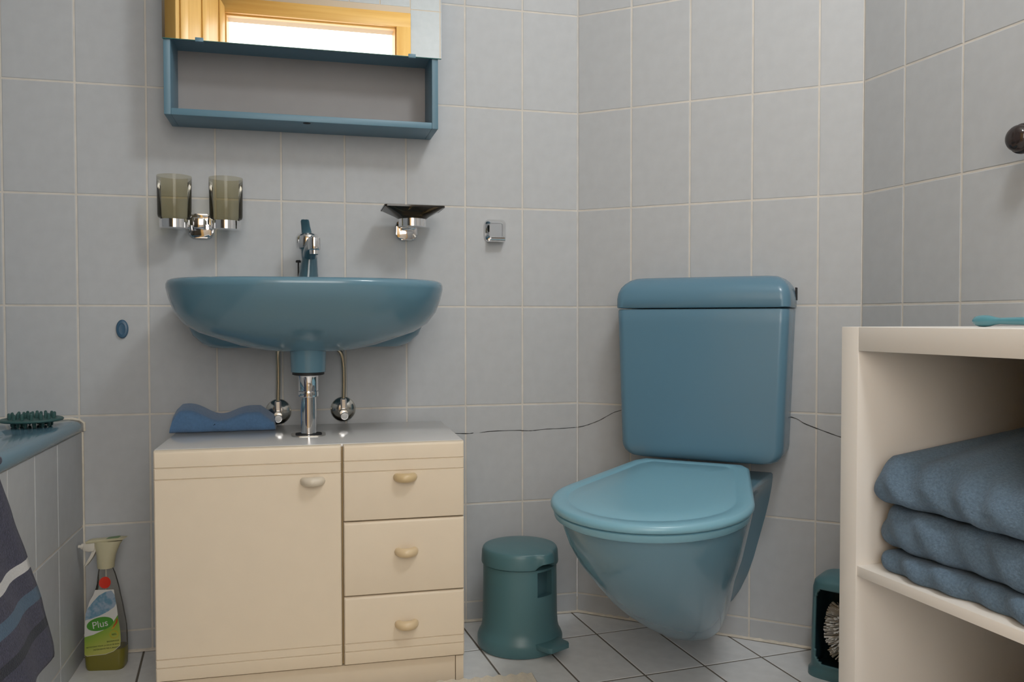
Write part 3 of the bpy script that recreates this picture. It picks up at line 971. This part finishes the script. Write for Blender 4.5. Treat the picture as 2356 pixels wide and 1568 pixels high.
box('glass_edge', (-0.3005, -CDP - 0.0055, 0.1612), (0.3065, -CDP - 0.0008, 0.1625), 'mirror_edge', mr)
for x in (-0.225, 0.238):
    box('clip', (x - 0.0085, -CDP - 0.0085, 0.1585), (x + 0.0085, -CDP + 0.002, 0.1675), 'blue_cab', mc, 0.001)
lathe('cable_hole_shade', [(0.0085, -0.0004), (0.0085, 0.0006)], 'hole_shade', mc, 24, 'z', (0.001, -CDP + 0.013, 0))  # flat black disc painting the dark inside of a small hole

# ------------------------------------------------------------------ toilet on the slanted wall
WB = Matrix.Rotation(-ANG_B, 4, 'Z')
def onB(u, s, z=0):
    return tuple(WB @ Vector((u, -s, z)))
UC = 0.338
UCI = 0.3475
to = empty('toilet', 'blue wall-hung toilet bowl with closed lid', 'toilet', onB(UC, 0), -ANG_B)
def smax(a, b, k=0.02):
    return 0.5 * (a + b + math.sqrt((a - b) ** 2 + k * k))
Zt = [(0.0620, 0.016, 0.19, 0.014), (0.0628, 0.034, 0.212, 0.026), (0.0660, 0.050, 0.236, 0.040), (0.074, 0.062, 0.262, 0.052), (0.092, 0.076, 0.302, 0.066), (0.12, 0.091, 0.357, 0.084), (0.16, 0.108, 0.430, 0.102), (0.20, 0.122, 0.494, 0.115),
      (0.25, 0.137, 0.558, 0.128), (0.30, 0.156, 0.612, 0.141), (0.34, 0.167, 0.645, 0.150), (0.375, 0.174, 0.665, 0.156), (0.395, 0.176, 0.670, 0.158), (0.404, 0.174, 0.668, 0.158), (0.407, 0.169, 0.663, 0.154)]
def bowl_ring(z, R, f, wr):
    n = 30
    c = f - R * 1.12
    s_end = f
    left, right = [], []
    for i in range(n + 1):
        t = i / n
        s = f * (1 - (1 - t) ** 2) if False else f * math.sin(t * PI / 2)
        d = (s - c) / (R * 1.12)
        lobe = R * math.sqrt(max(0.0, 1 - d * d)) if d > 0 else R * math.sqrt(max(0.0, 1 - (d * R * 1.12 / (R * 1.9)) ** 2)) if abs(d * 1.12 / 1.9) < 1 else 0.0
        deck = max(0.0, min(1.0, (z - 0.34) / 0.05))
        waist = wr * (1 - (0.62 - 0.5 * deck) * min(1.0, s / 0.24) ** 0.8)
        h = smax(lobe, waist, 0.03) - 0.004 if s < c else lobe
        if i == n: h = 0.0
        left.append((-h, -s - 0.001, z))
        right.append((h, -s - 0.001, z))
    return right[:-1] + [(0, -f - 0.001, z)] + list(reversed(left[:-1]))
finish('bowl', loft_bm([bowl_ring(*q) for q in Zt]), 'blue', to, True, angle=1.4)

def lid_outline(g=0.0, n=26, sb=0.150, hb=0.113, hw=0.190, sc=0.495, fr=0.200):
    """plan outline of lid, offset inward by g"""
    pts = []
    R = hw - g
    F = fr - g
    for i in range(n + 1):
        a = -PI * 0.06 + (PI * 1.12) * i / n
        pts.append((R * math.cos(a), -(sc + F * math.sin(a))))
    q = hb - g * 0.8
    pts.append((-(q + 0.018), -(sb + 0.028 + g)))
    pts.append((-q, -(sb + g)))
    pts.append((q, -(sb + g)))
    pts.append((q + 0.018, -(sb + 0.028 + g)))
    return pts
LT0, LT1 = 0.448, 0.424          # lid top height at hinge and at front edge
def lid_z(y, dz):
    s = -y
    return LT0 + (LT1 - LT0) * (s - 0.15) / 0.55 + dz
def lid_ring(g, dz):
    return [(x, y, lid_z(y, dz)) for x, y in lid_outline(g)]
finish('seat', loft_bm([lid_ring(0.012, -0.034), lid_ring(0.007, -0.031), lid_ring(0.005, -0.020), lid_ring(0.010, -0.0165)]), 'blue_seat', to, True, angle=0.9)
finish('lid', loft_bm([lid_ring(0.008, -0.0165), lid_ring(0.002, -0.0155), lid_ring(0.0, -0.012), lid_ring(0.0, -0.008), lid_ring(0.003, -0.003), lid_ring(0.008, -0.0012), lid_ring(0.028, -0.0005), lid_ring(0.031, -0.0022), lid_ring(0.036, -0.0022), lid_ring(0.040, -0.0004), lid_ring(0.10, 0.0006)]), 'blue_seat', to, True, angle=1.2)
for sx in (-1, 1):
    box('hinge', (sx * 0.075 - 0.016, -0.158, 0.404), (sx * 0.075 + 0.016, -0.135, 0.436), 'blue_seat', to, 0.003)

ci = empty('cistern', 'blue plastic toilet cistern mounted on the slanted wall', 'cistern', onB(UCI, 0), -ANG_B)
def cist_rings():
    R = []
    z0, z1, r = 0.446, 0.793, 0.032
    zs_ = [z0, z0 + 0.002, z0 + 0.007, z0 + 0.014, z0 + 0.022, z0 + 0.032, 0.52, 0.60, 0.68, 0.76, 0.7895, z1]
    for z in zs_:
        hw_ = 0.184 + 0.0125 * (z - z0) / (z1 - z0)
        dp = 0.140
        k = z - z0
        if k < r:
            cut = r - math.sqrt(max(0, r * r - (r - k) ** 2))
            hw_ -= cut
            dp -= cut * 0.35
        if z == z1: hw_ -= 0.002; dp -= 0.002
        R.append([(x, y, z) for x, y in rrect(hw_, -dp, -0.001, 0.020, 6)])
    return R
finish('tank', loft_bm(cist_rings()), 'blue_cistern', ci, True, angle=1.0)
def cist_lid():
    R = []
    z0, z1 = 0.7955, 0.868
    for z, ins, di in ((z0, 0.003, 0.003), (z0 + 0.002, 0.0, 0.0), (z0 + 0.022, 0.0, 0.0), (z0 + 0.035, 0.002, 0.002), (z0 + 0.048, 0.007, 0.008), (z0 + 0.058, 0.0145, 0.017), (z0 + 0.066, 0.024, 0.028), (z0 + 0.071, 0.035, 0.042), (z1, 0.047, 0.06)):
        R.append([(x, y, z) for x, y in rrect(0.199 - ins, -0.143 + di, -0.001, 0.022, 6)])
    return R
finish('tank_lid', loft_bm(cist_lid()), 'blue_cistern', ci, True, angle=1.0)
box('flush_slot_shade', (0.197, -0.036, 0.813), (0.1997, -0.012, 0.842), 'hole_shade', ci)  # black piece painted as the dark inside of the slot

# ------------------------------------------------------------------ pedal bin
bn = empty('pedal_bin', 'teal plastic pedal bin beside the toilet', 'bin', (-0.200, -0.170, 0), math.radians(-62))
def bin_body():
    seg = 72
    prof = [(0.090, 0.0), (0.0975, 0.002), (0.1005, 0.008), (0.1005, 0.026), (0.0975, 0.034), (0.0925, 0.042), (0.0895, 0.055), (0.0880, 0.08), (0.0875, 0.11), (0.0872, 0.135), (0.0871, 0.150), (0.0870, 0.165), (0.0868, 0.180), (0.0866, 0.192), (0.0866, 0.197), (0.082, 0.199)]
    bm = lathe_bm(prof, seg, 'z')
    bm.faces.ensure_lookup_table()
    sel = []
    for f in bm.faces:
        c = f.calc_center_median()
        if len(f.verts) == 4 and 0.136 < c.z < 0.191 and abs(math.atan2(c.y, c.x)) < 0.30:
            sel.append(f)
    r = bmesh.ops.extrude_face_region(bm, geom=sel)
    for v in [g for g in r['geom'] if isinstance(g, bmesh.types.BMVert)]:
        q = Vector((v.co.x, v.co.y, 0)).normalized()
        v.co -= q * 0.013
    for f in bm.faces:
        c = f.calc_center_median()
        if 0.13 < c.z < 0.195 and abs(math.atan2(c.y, c.x)) < 0.36 and math.hypot(c.x, c.y) < 0.084: f.material_index = 1  # recess faces coloured darker to stand for the shade inside
    bmesh.ops.delete(bm, geom=[f for f in sel if f.is_valid], context='FACES')
    return bm
finish('body', bin_body(), ['teal', 'teal_dark'], bn, True, angle=0.7)
def bin_lid():
    seg = 72
    R = []
    for r, z, k in ((0.0862, 0.198, 0.0), (0.0905, 0.1995, 0.6), (0.0910, 0.202, 1.0), (0.0895, 0.226, 1.0), (0.0875, 0.2325, 0.95), (0.0855, 0.2350, 0.9), (0.0815, 0.2362, 0.8), (0.05, 0.2405, 0.2), (0.02, 0.2425, 0.0), (0.0, 0.243, 0)):
        ring = []
        for i in range(seg):
            a = 2 * PI * i / seg
            aa = a if a < PI else a - 2 * PI
            bump = 0.013 * k * math.exp(-(aa / 0.24) ** 4)
            lift = 0.0
            if z < 0.210 and abs(aa) < 0.34: lift = 0.012 * math.exp(-(aa / 0.29) ** 6)
            rr = max(r, 1e-5) + bump
            ring.append((rr * math.cos(a), rr * math.sin(a), z + lift))
        R.append(ring)
    return loft_bm(R)
finish('lid', bin_lid(), 'teal', bn, True, angle=0.9)
bm = prism_bm([(0.088, -0.036), (0.128, -0.033), (0.136, -0.027), (0.136, 0.027), (0.128, 0.033), (0.088, 0.036)], 0.022, 0.034, 'xy')
bevel_bm(bm, 0.002)
finish('pedal', bm, 'teal', bn, True)

# ------------------------------------------------------------------ toilet brush and holder
bh_loc = onB(0.660, 0.105)
ang_h = math.atan2(CAM[1] - bh_loc[1], CAM[0] - bh_loc[0]) + PI / 2 - 0.30
bh = empty('brush_holder', 'teal toilet brush holder between toilet and white shelf', 'brush holder', bh_loc, ang_h)
def holder_bm():
    """hollow rounded column, open window in front (-y), opening cut by inner and outer walls"""
    bm = bmesh.new()
    nseg = 120
    def rad(z):
        return lerp_tab([(0.0, 0.066), (0.012, 0.0655), (0.017, 0.0605), (0.10, 0.0600), (0.188, 0.058), (0.203, 0.055), (0.211, 0.047), (0.216, 0.033)], z)
    zs_ = [0.0, 0.006, 0.012, 0.017, 0.021, 0.025] + [0.029 + 0.004 * k for k in range(40)] + [0.190, 0.194, 0.199, 0.203, 0.207, 0.210, 0.213, 0.216]
    def pt(i, r, z):
        a = 2 * PI * i / nseg
        n = 4.0
        c, s = math.cos(a), math.sin(a)
        q = (abs(c) ** n + abs(s) ** n) ** (-1 / n)
        return (r * q * c, r * q * s, z)
    grid = [[bm.verts.new(pt(i, rad(z), z)) for i in range(nseg)] for z in zs_]
    def inwin(i, j):
        zc = (zs_[j] + zs_[j + 1]) / 2
        ac = 2 * PI * (i + 0.5) / nseg
        dx = abs(((ac + PI / 2 + PI) % (2 * PI)) - PI)   # angle from -y
        x = math.tan(min(dx, 1.4)) / math.tan(0.74)
        zz = (zc - 0.110) / 0.080
        return dx < 1.4 and x ** 5 + abs(zz) ** (5 if zz > 0 else 3.2) < 1
    for j in range(len(zs_) - 1):
        for i in range(nseg):
            if inwin(i, j): continue
            k = (i + 1) % nseg
            bm.faces.new((grid[j][i], grid[j][k], grid[j + 1][k], grid[j + 1][i]))
    bm.faces.new(grid[-1])
    bm.faces.new(list(reversed(grid[0])))
    return bm
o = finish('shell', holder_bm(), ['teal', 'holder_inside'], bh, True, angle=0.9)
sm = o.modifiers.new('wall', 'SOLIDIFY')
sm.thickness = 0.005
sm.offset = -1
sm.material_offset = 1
br = empty('toilet_brush', 'white bristle toilet brush standing in the teal holder', 'brush', (bh_loc[0], bh_loc[1], 0.004), ang_h)
lathe('stem', [(0.006, 0.0), (0.006, 0.19), (0.004, 0.195)], 'bristle', br, 16)
bm = bmesh.new()
for k in range(520):
    zc = random.uniform(0.04, 0.135)
    a = random.uniform(0, 2 * PI)
    tz = (zc - 0.088) / 0.05
    L = 0.042 * math.sqrt(max(0.25, 1 - 0.75 * tz * tz))
    dz = 0.014 * tz
    p0 = Vector((0.005 * math.cos(a), 0.005 * math.sin(a), zc))
    p1 = Vector((L * math.cos(a + 0.06 * random.uniform(-1, 1)), L * math.sin(a), zc + dz + random.uniform(-0.002, 0.002)))
    tube_bm([p0, p1], [0.0006, 0.0015], 4, bm)
tag(finish('bristles', bm, 'bristle', br), kind='stuff')

# ------------------------------------------------------------------ white shelf unit along the right wall
WC = Matrix.Translation(CB) @ Matrix.Rotation(-ANG_C, 4, 'Z')
def onC(u, s, z=0):
    return tuple(WC @ Vector((u, -s, z)))
SH, SD, SL, ST = 0.757, 0.388, 0.77, 0.0385
SU = 0.404
sh = empty('shelf_unit', 'white open cube shelf unit at the right edge', 'shelf', onC(SU, 0.002), -ANG_C)
box('side_panel', (0, -SD, 0), (ST, -0.001, SH), 'white_lam', sh, 0.0008)
box('side_panel', (SL - ST, -SD, 0), (SL, -0.001, SH), 'white_lam', sh, 0.0008)
box('top_panel', (ST, -SD + 0.0003, SH - ST), (SL - ST, -0.001, SH), 'white_lam', sh, 0.0008)
box('bottom_panel', (ST, -SD, 0.0), (SL - ST, -0.001, ST), 'white_lam', sh, 0.0008)
box('divider', (SL / 2 - 0.008, -SD + 0.003, ST), (SL / 2 + 0.008, -0.001, SH - ST), 'white_lam', sh, 0.0006)
for x0, x1 in ((ST, SL / 2 - 0.008), (SL / 2 + 0.008, SL - ST)):
    box('shelf_board', (x0, -SD + 0.002, 0.354), (x1, -0.001, 0.3705), 'white_lam', sh, 0.0006)

# folded towels in the shelf
def folded_towel(name, label, z0, z1, x0, x1, sfront, sback, seed, waves, top_bulge=0.0, front_drop=0.0):
    random.seed(seed)
    ph = [random.uniform(0, 6.28) for _ in range(8)]
    t = empty(name, label, 'towel', onC(SU, 0.002, z0), -ANG_C, 'folded towels in the white shelf')
    rings = []
    n, m_ = 56, 14
    h = z1 - z0
    for i in range(n + 1):
        u = i / n
        x = x0 + (x1 - x0) * u
        taper = min(1.0, (0.25 + 9 * u) ** 0.5) * min(1.0, (0.25 + 9 * (1 - u)) ** 0.5)
        hh = h * taper + top_bulge * math.sin(PI * min(1, u * 1.1)) * 0.0
        ring = []
        pts = rrect((sfront - sback) / 2, 0, hh, min(hh * 0.48, 0.03), m_)
        for px, pz in pts:
            s = (sfront + sback) / 2 + px        # distance from the wall
            fr = max(0, (s - (sfront - 0.10)) / 0.10)
            wz = waves * (math.sin(26 * u + 40 * s + ph[0]) * 0.5 + math.sin(47 * u - 25 * s + ph[1]) * 0.35 + math.sin(15 * u + ph[2]))
            rel = pz / max(hh, 1e-4)
            zz = pz + wz * rel * (0.25 + 0.75 * fr) - front_drop * fr * fr * rel
            if top_bulge: zz += top_bulge * rel * (1 - fr) * math.sin(PI * min(1.0, 0.15 + u * 0.9))
            ss = s + 0.004 * math.sin(33 * u + 60 * pz + ph[3]) * fr + 0.006 * math.sin(11 * u + ph[4]) * fr
            inset = 0.02 * (1 - min(1, 12 * u)) * fr
            ring.append((x, -(ss - inset), max(0.0005, zz)))
        rings.append(ring)
    bm = loft_bm(rings)
    finish('terry', bm, 'towel', t, True, angle=2.0)
    return t
folded_towel('folded_towel', 'bottom folded blue towel lying directly on the shelf board', 0.3707, 0.4050, 0.047, 0.372, 0.372, 0.05, 3, 0.0012)
folded_towel('folded_towel', 'middle folded blue towel of the stack in the shelf', 0.4065, 0.4750, 0.046, 0.372, 0.368, 0.05, 5, 0.0025)
folded_towel('folded_towel', 'top folded blue towel with thick loose folds', 0.4775, 0.5450, 0.044, 0.372, 0.374, 0.05, 9, 0.006, 0.060, 0.014)

# teal brush handle lying on the shelf top
hb = empty('bath_brush', 'glossy teal brush handle lying on the white shelf top', 'brush', tuple(Vector(onC(0.492, 0.205, SH))), math.radians(-86))
pr = [(0.0, 0.0), (0.0045, 0.001), (0.0075, 0.005), (0.0092, 0.012), (0.0095, 0.022), (0.0085, 0.032), (0.0060, 0.042), (0.0052, 0.050), (0.0058, 0.070), (0.0066, 0.12), (0.0060, 0.17), (0.005, 0.19), (0.0, 0.1905)]
o = lathe('handle', pr, 'handle_teal', hb, 28, 'x', (0, 0, 0.0095))
bm = loft_bm([[(0.185 + 0.075 + x, y, z) for x, y in rrect(0.08, -0.022, 0.022, 0.02, 6)] for z in (0.0015, 0.013)])
bevel_bm(bm, 0.002)
finish('head', bm, 'handle_teal', hb, True)

# smoked knob hook on the right wall
kn = empty('towel_knob', 'smoky brown knob hook on the right tiled wall', 'hook', onC(0.432, 0.0, 1.0835), -ANG_C)
lathe('stem', [(0.012, 0.0), (0.012, 0.004), (0.007, 0.006), (0.007, 0.034)], 'chrome', kn, 24, '-y')
lathe('flange', [(0.012, 0.030), (0.0245, 0.032), (0.0265, 0.035), (0.0260, 0.0395), (0.0225, 0.042)], 'smoke_knob', kn, 36, '-y')
lathe('dome', [(0.0225, 0.040), (0.0232, 0.045), (0.0220, 0.051), (0.0180, 0.0565), (0.011, 0.060), (0.0, 0.0612)], 'smoke_knob', kn, 36, '-y')

# ------------------------------------------------------------------ spray bottle
sb = empty('spray_bottle', 'yellow green spray cleaner bottle standing by the bathtub apron', 'bottle', (-1.121, -0.072, 0), math.radians(-9))
def bottle_outline(z):
    L = lerp_tab([(0.0, -0.039), (0.006, -0.0415), (0.03, -0.0425), (0.09, -0.0425), (0.125, -0.040), (0.150, -0.033), (0.172, -0.022), (0.185, -0.017), (0.205, -0.0165), (0.222, -0.0145), (0.232, -0.0125)], z)
    Rr = lerp_tab([(0.0, 0.038), (0.006, 0.0405), (0.03, 0.0415), (0.08, 0.0405), (0.13, 0.034), (0.17, 0.028), (0.205, 0.021), (0.222, 0.0145), (0.232, 0.0125)], z)
    yb = lerp_tab([(0.0, 0.021), (0.10, 0.022), (0.19, 0.014), (0.232, 0.0095)], z)
    yf = lerp_tab([(0.0, -0.021), (0.012, -0.0225), (0.19, -0.0190), (0.232, -0.0105)], z)
    return L, Rr, yf, yb
def bottle_rings(zs_, g=0.0):
    R = []
    for z in zs_:
        L, Rr, yf, yb = bottle_outline(z)
        cx = (L + Rr) / 2
        R.append([(cx + x, y, z) for x, y in rrect((Rr - L) / 2 - g, yf + g, yb - g, 0.013, 6)])
    return R
LIQ = 0.046
zs_a = [0.0, 0.003, 0.006, 0.012, 0.02, 0.03, 0.04, LIQ]
zs_b = [LIQ, 0.06, 0.075, 0.09, 0.105, 0.12, 0.135, 0.15, 0.16, 0.17, 0.18, 0.19, 0.20, 0.21, 0.22, 0.232]
finish('filled_base', loft_bm(bottle_rings(zs_a)), 'bottle_liquid', sb, True, angle=0.9)
finish('upper_bottle', loft_bm(bottle_rings(zs_b), False, True), 'bottle_clear', sb, True, angle=0.9)
lathe('dip_tube', [(0.002, 0.02), (0.002, 0.23)], 'nozzle', sb, 10)
# label: printed sheets following the front of the bottle
def fy(z, lift):
    return bottle_outline(z)[2] - lift
def sheet(name, pts, m, lift, parent, n=None):
    bm = bmesh.new()
    vs1 = [bm.verts.new((x, fy(z, lift), z)) for x, z in pts]
    vs2 = [bm.verts.new((x, fy(z, lift) + 0.00012, z)) for x, z in pts]
    bm.faces.new(vs1)
    bm.faces.new(list(reversed(vs2)))
    k = len(pts)
    for i in range(k):
        bm.faces.new((vs1[i], vs2[i], vs2[(i + 1) % k], vs1[(i + 1) % k]))
    bmesh.ops.triangulate(bm, faces=bm.faces)
    return finish(name, bm, m, parent)
def edgeL(z): return bottle_outline(z)[0] + 0.0035
def edgeR(z): return bottle_outline(z)[1] - 0.0035
zl = [0.036 + (0.178 - 0.036) * i / 24 for i in range(25)]
base_pts = [(-0.034, 0.033), (0.005, 0.036), (0.022, 0.042), (0.036, 0.054)] + [(edgeR(z), z) for z in zl if z > 0.060] + [(edgeL(z), z) for z in reversed(zl)]
lab = sheet('label', base_pts, 'label_white', 0.0003, sb)
# water picture on the upper part
wz = [z for z in zl if z > 0.112]
water = [(edgeL(0.112), 0.112), (-0.022, 0.116), (-0.005, 0.122), (0.012, 0.131), (0.024, 0.1395), (edgeR(0.147), 0.147)] + [(edgeR(z), z) for z in wz if z > 0.150 and z < 0.168] + [(0.018, 0.176), (0.006, 0.1735), (-0.008, 0.166), (-0.020, 0.153)] + [(edgeL(z), z) for z in reversed(wz) if z < 0.140]
sheet('water_print', water, 'label_water', 0.0006, lab)
lime = [(edgeL(0.075), 0.075), (-0.020, 0.080), (0.0, 0.089), (0.018, 0.101), (edgeR(0.122), 0.122)] + [(edgeR(z), z) for z in reversed(zl) if 0.062 < z < 0.118] + [(0.0355, 0.055), (0.022, 0.043), (0.005, 0.037), (-0.0335, 0.034)] + [(edgeL(z), z) for z in zl if z < 0.072]
sheet('lime_print', lime, 'label_lime', 0.0006, lab)
TL = math.radians(12)
sheet('oval_badge', ellipse(-0.006, 0.1035, 0.0285, 0.0145, 40, TL), 'label_green', 0.0010, lab)
sheet('flame_mark', [(0.022, 0.094), (0.026, 0.100), (0.030, 0.104), (0.0315, 0.110), (0.0300, 0.1155), (0.0275, 0.110), (0.0265, 0.105), (0.0225, 0.099)], 'label_flame', 0.0013, lab)
sheet('flame_tail', [(0.017, 0.0905), (0.020, 0.0945), (0.0265, 0.1035), (0.0275, 0.100), (0.0225, 0.0925)], 'label_orange', 0.0012, lab)
bm = bmesh.new()
for q in (0.0092, 0.0074):
    ci_ = ellipse(0.0235, 0.0795, q, q * 0.95, 28)
    tube_bm([(x, fy(z, 0.0009), z) for x, z in ci_ + ci_[:1]], 0.00035, 5, bm)
finish('emblem_ring', bm, 'label_gold', lab)
text_obj('emblem_text', '98%', 0.0058, 'label_ink', lab, (0.0235, fy(0.08, 0.0009), 0.0795), TL)
text_obj('brand_text', 'Plus', 0.0215, 'label_white', lab, (-0.006, fy(0.1035, 0.0014), 0.1025), TL, shear=0.05)
text_obj('print_line', 'BADREINIGER', 0.0043, 'label_ink', lab, (0.0345, fy(0.066, 0.0009), 0.0665), math.radians(6), 'RIGHT')
text_obj('print_line', 'NETTOYANT POUR LA SALLE DE BAIN', 0.0041, 'label_ink', lab, (0.0345, fy(0.06, 0.0009), 0.0590), math.radians(6), 'RIGHT')
text_obj('print_line', 'DETERGENTE PER IL BAGNO', 0.0043, 'label_ink', lab, (0.0345, fy(0.05, 0.0009), 0.0520), math.radians(6), 'RIGHT')
st = sheet('round_sticker', ellipse(0.0045, 0.1935, 0.0125, 0.0125, 32), 'red', 0.0012, sb)
# trigger head
head = loft_bm([ell_ring(0.0, 0, 0.222, 0.0175, 0.0165), ell_ring(0.0, 0, 0.236, 0.0185, 0.017), ell_ring(0.001, 0, 0.25, 0.020, 0.016), ell_ring(0.003, 0, 0.272, 0.027, 0.0135), ell_ring(0.005, 0, 0.281, 0.031, 0.012)])
finish('trigger_head', head, 'nozzle_yellow', sb, True, angle=0.8)
bm = bmesh.new()
prism_bm([(-0.038, 0.277), (0.038, 0.284), (0.045, 0.288), (0.030, 0.2885), (-0.030, 0.2845), (-0.040, 0.2815)], -0.010, 0.010, 'xz', bm)
bevel_bm(bm, 0.001)
finish('head_cover', bm, 'nozzle_yellow', sb, True)
bm = prism_bm([(0.0, 0.2850), (0.030, 0.2885), (0.026, 0.2895), (0.004, 0.2870)], -0.0085, 0.0085, 'xz')
finish('finger_pad', bm, 'nozzle_green', sb)
bm = prism_bm([(-0.046, 0.262), (-0.034, 0.2585), (-0.022, 0.260), (-0.020, 0.282), (-0.036, 0.282), (-0.045, 0.275)], -0.009, 0.009, 'xz')
bevel_bm(bm, 0.002)
nz = finish('nozzle', bm, 'nozzle', sb, True)
lathe('nozzle_tip', [(0.0, -0.0585), (0.0035, -0.058), (0.0035, -0.052), (0.0065, -0.051), (0.0065, -0.044)], 'nozzle', nz, 16, 'x', (0, 0, 0.269))
bm = prism_bm([(-0.022, 0.272), (-0.026, 0.262), (-0.031, 0.250), (-0.039, 0.236), (-0.0455, 0.2265), (-0.0405, 0.226), (-0.033, 0.236), (-0.026, 0.246), (-0.018, 0.262), (-0.015, 0.272)], -0.006, 0.006, 'xz')
bevel_bm(bm, 0.0015)
finish('trigger', bm, 'nozzle', sb, True)

# ------------------------------------------------------------------ bath mat in front of the vanity
bmt = empty('bath_mat', 'cream ribbed cotton bath mat in front of the vanity', 'bath mat', (-0.222, -0.386, 0), math.radians(-2.0))
def mat_bm():
    bm = bmesh.new()
    n = 150
    W_, D_ = 0.75, 0.45
    rings = []
    for i in range(n + 1):
        x = -W_ * i / n
        rib = 0.0032 * (math.sin(2 * PI * i / 5) * 0.5 + 0.5)
        e = min(1.0, 0.35 + 0.3 * min(i, n - i))
        wob = 0.002 * math.sin(i * 1.3) + 0.0015 * math.sin(i * 0.37)
        h = (0.024 + rib) * e
        sk = 0.012 * 0
        rings.append([(x, wob, 0.0005), (x, wob + 0.001, h * 0.6), (x, wob - 0.005, h), (x, -D_ / 2, h), (x, -D_ + 0.005, h), (x, -D_, h * 0.5), (x, -D_, 0.0005)])
    return loft_bm(rings)
finish('ribbed_cotton', mat_bm(), 'rug', bmt, True, angle=0.8)
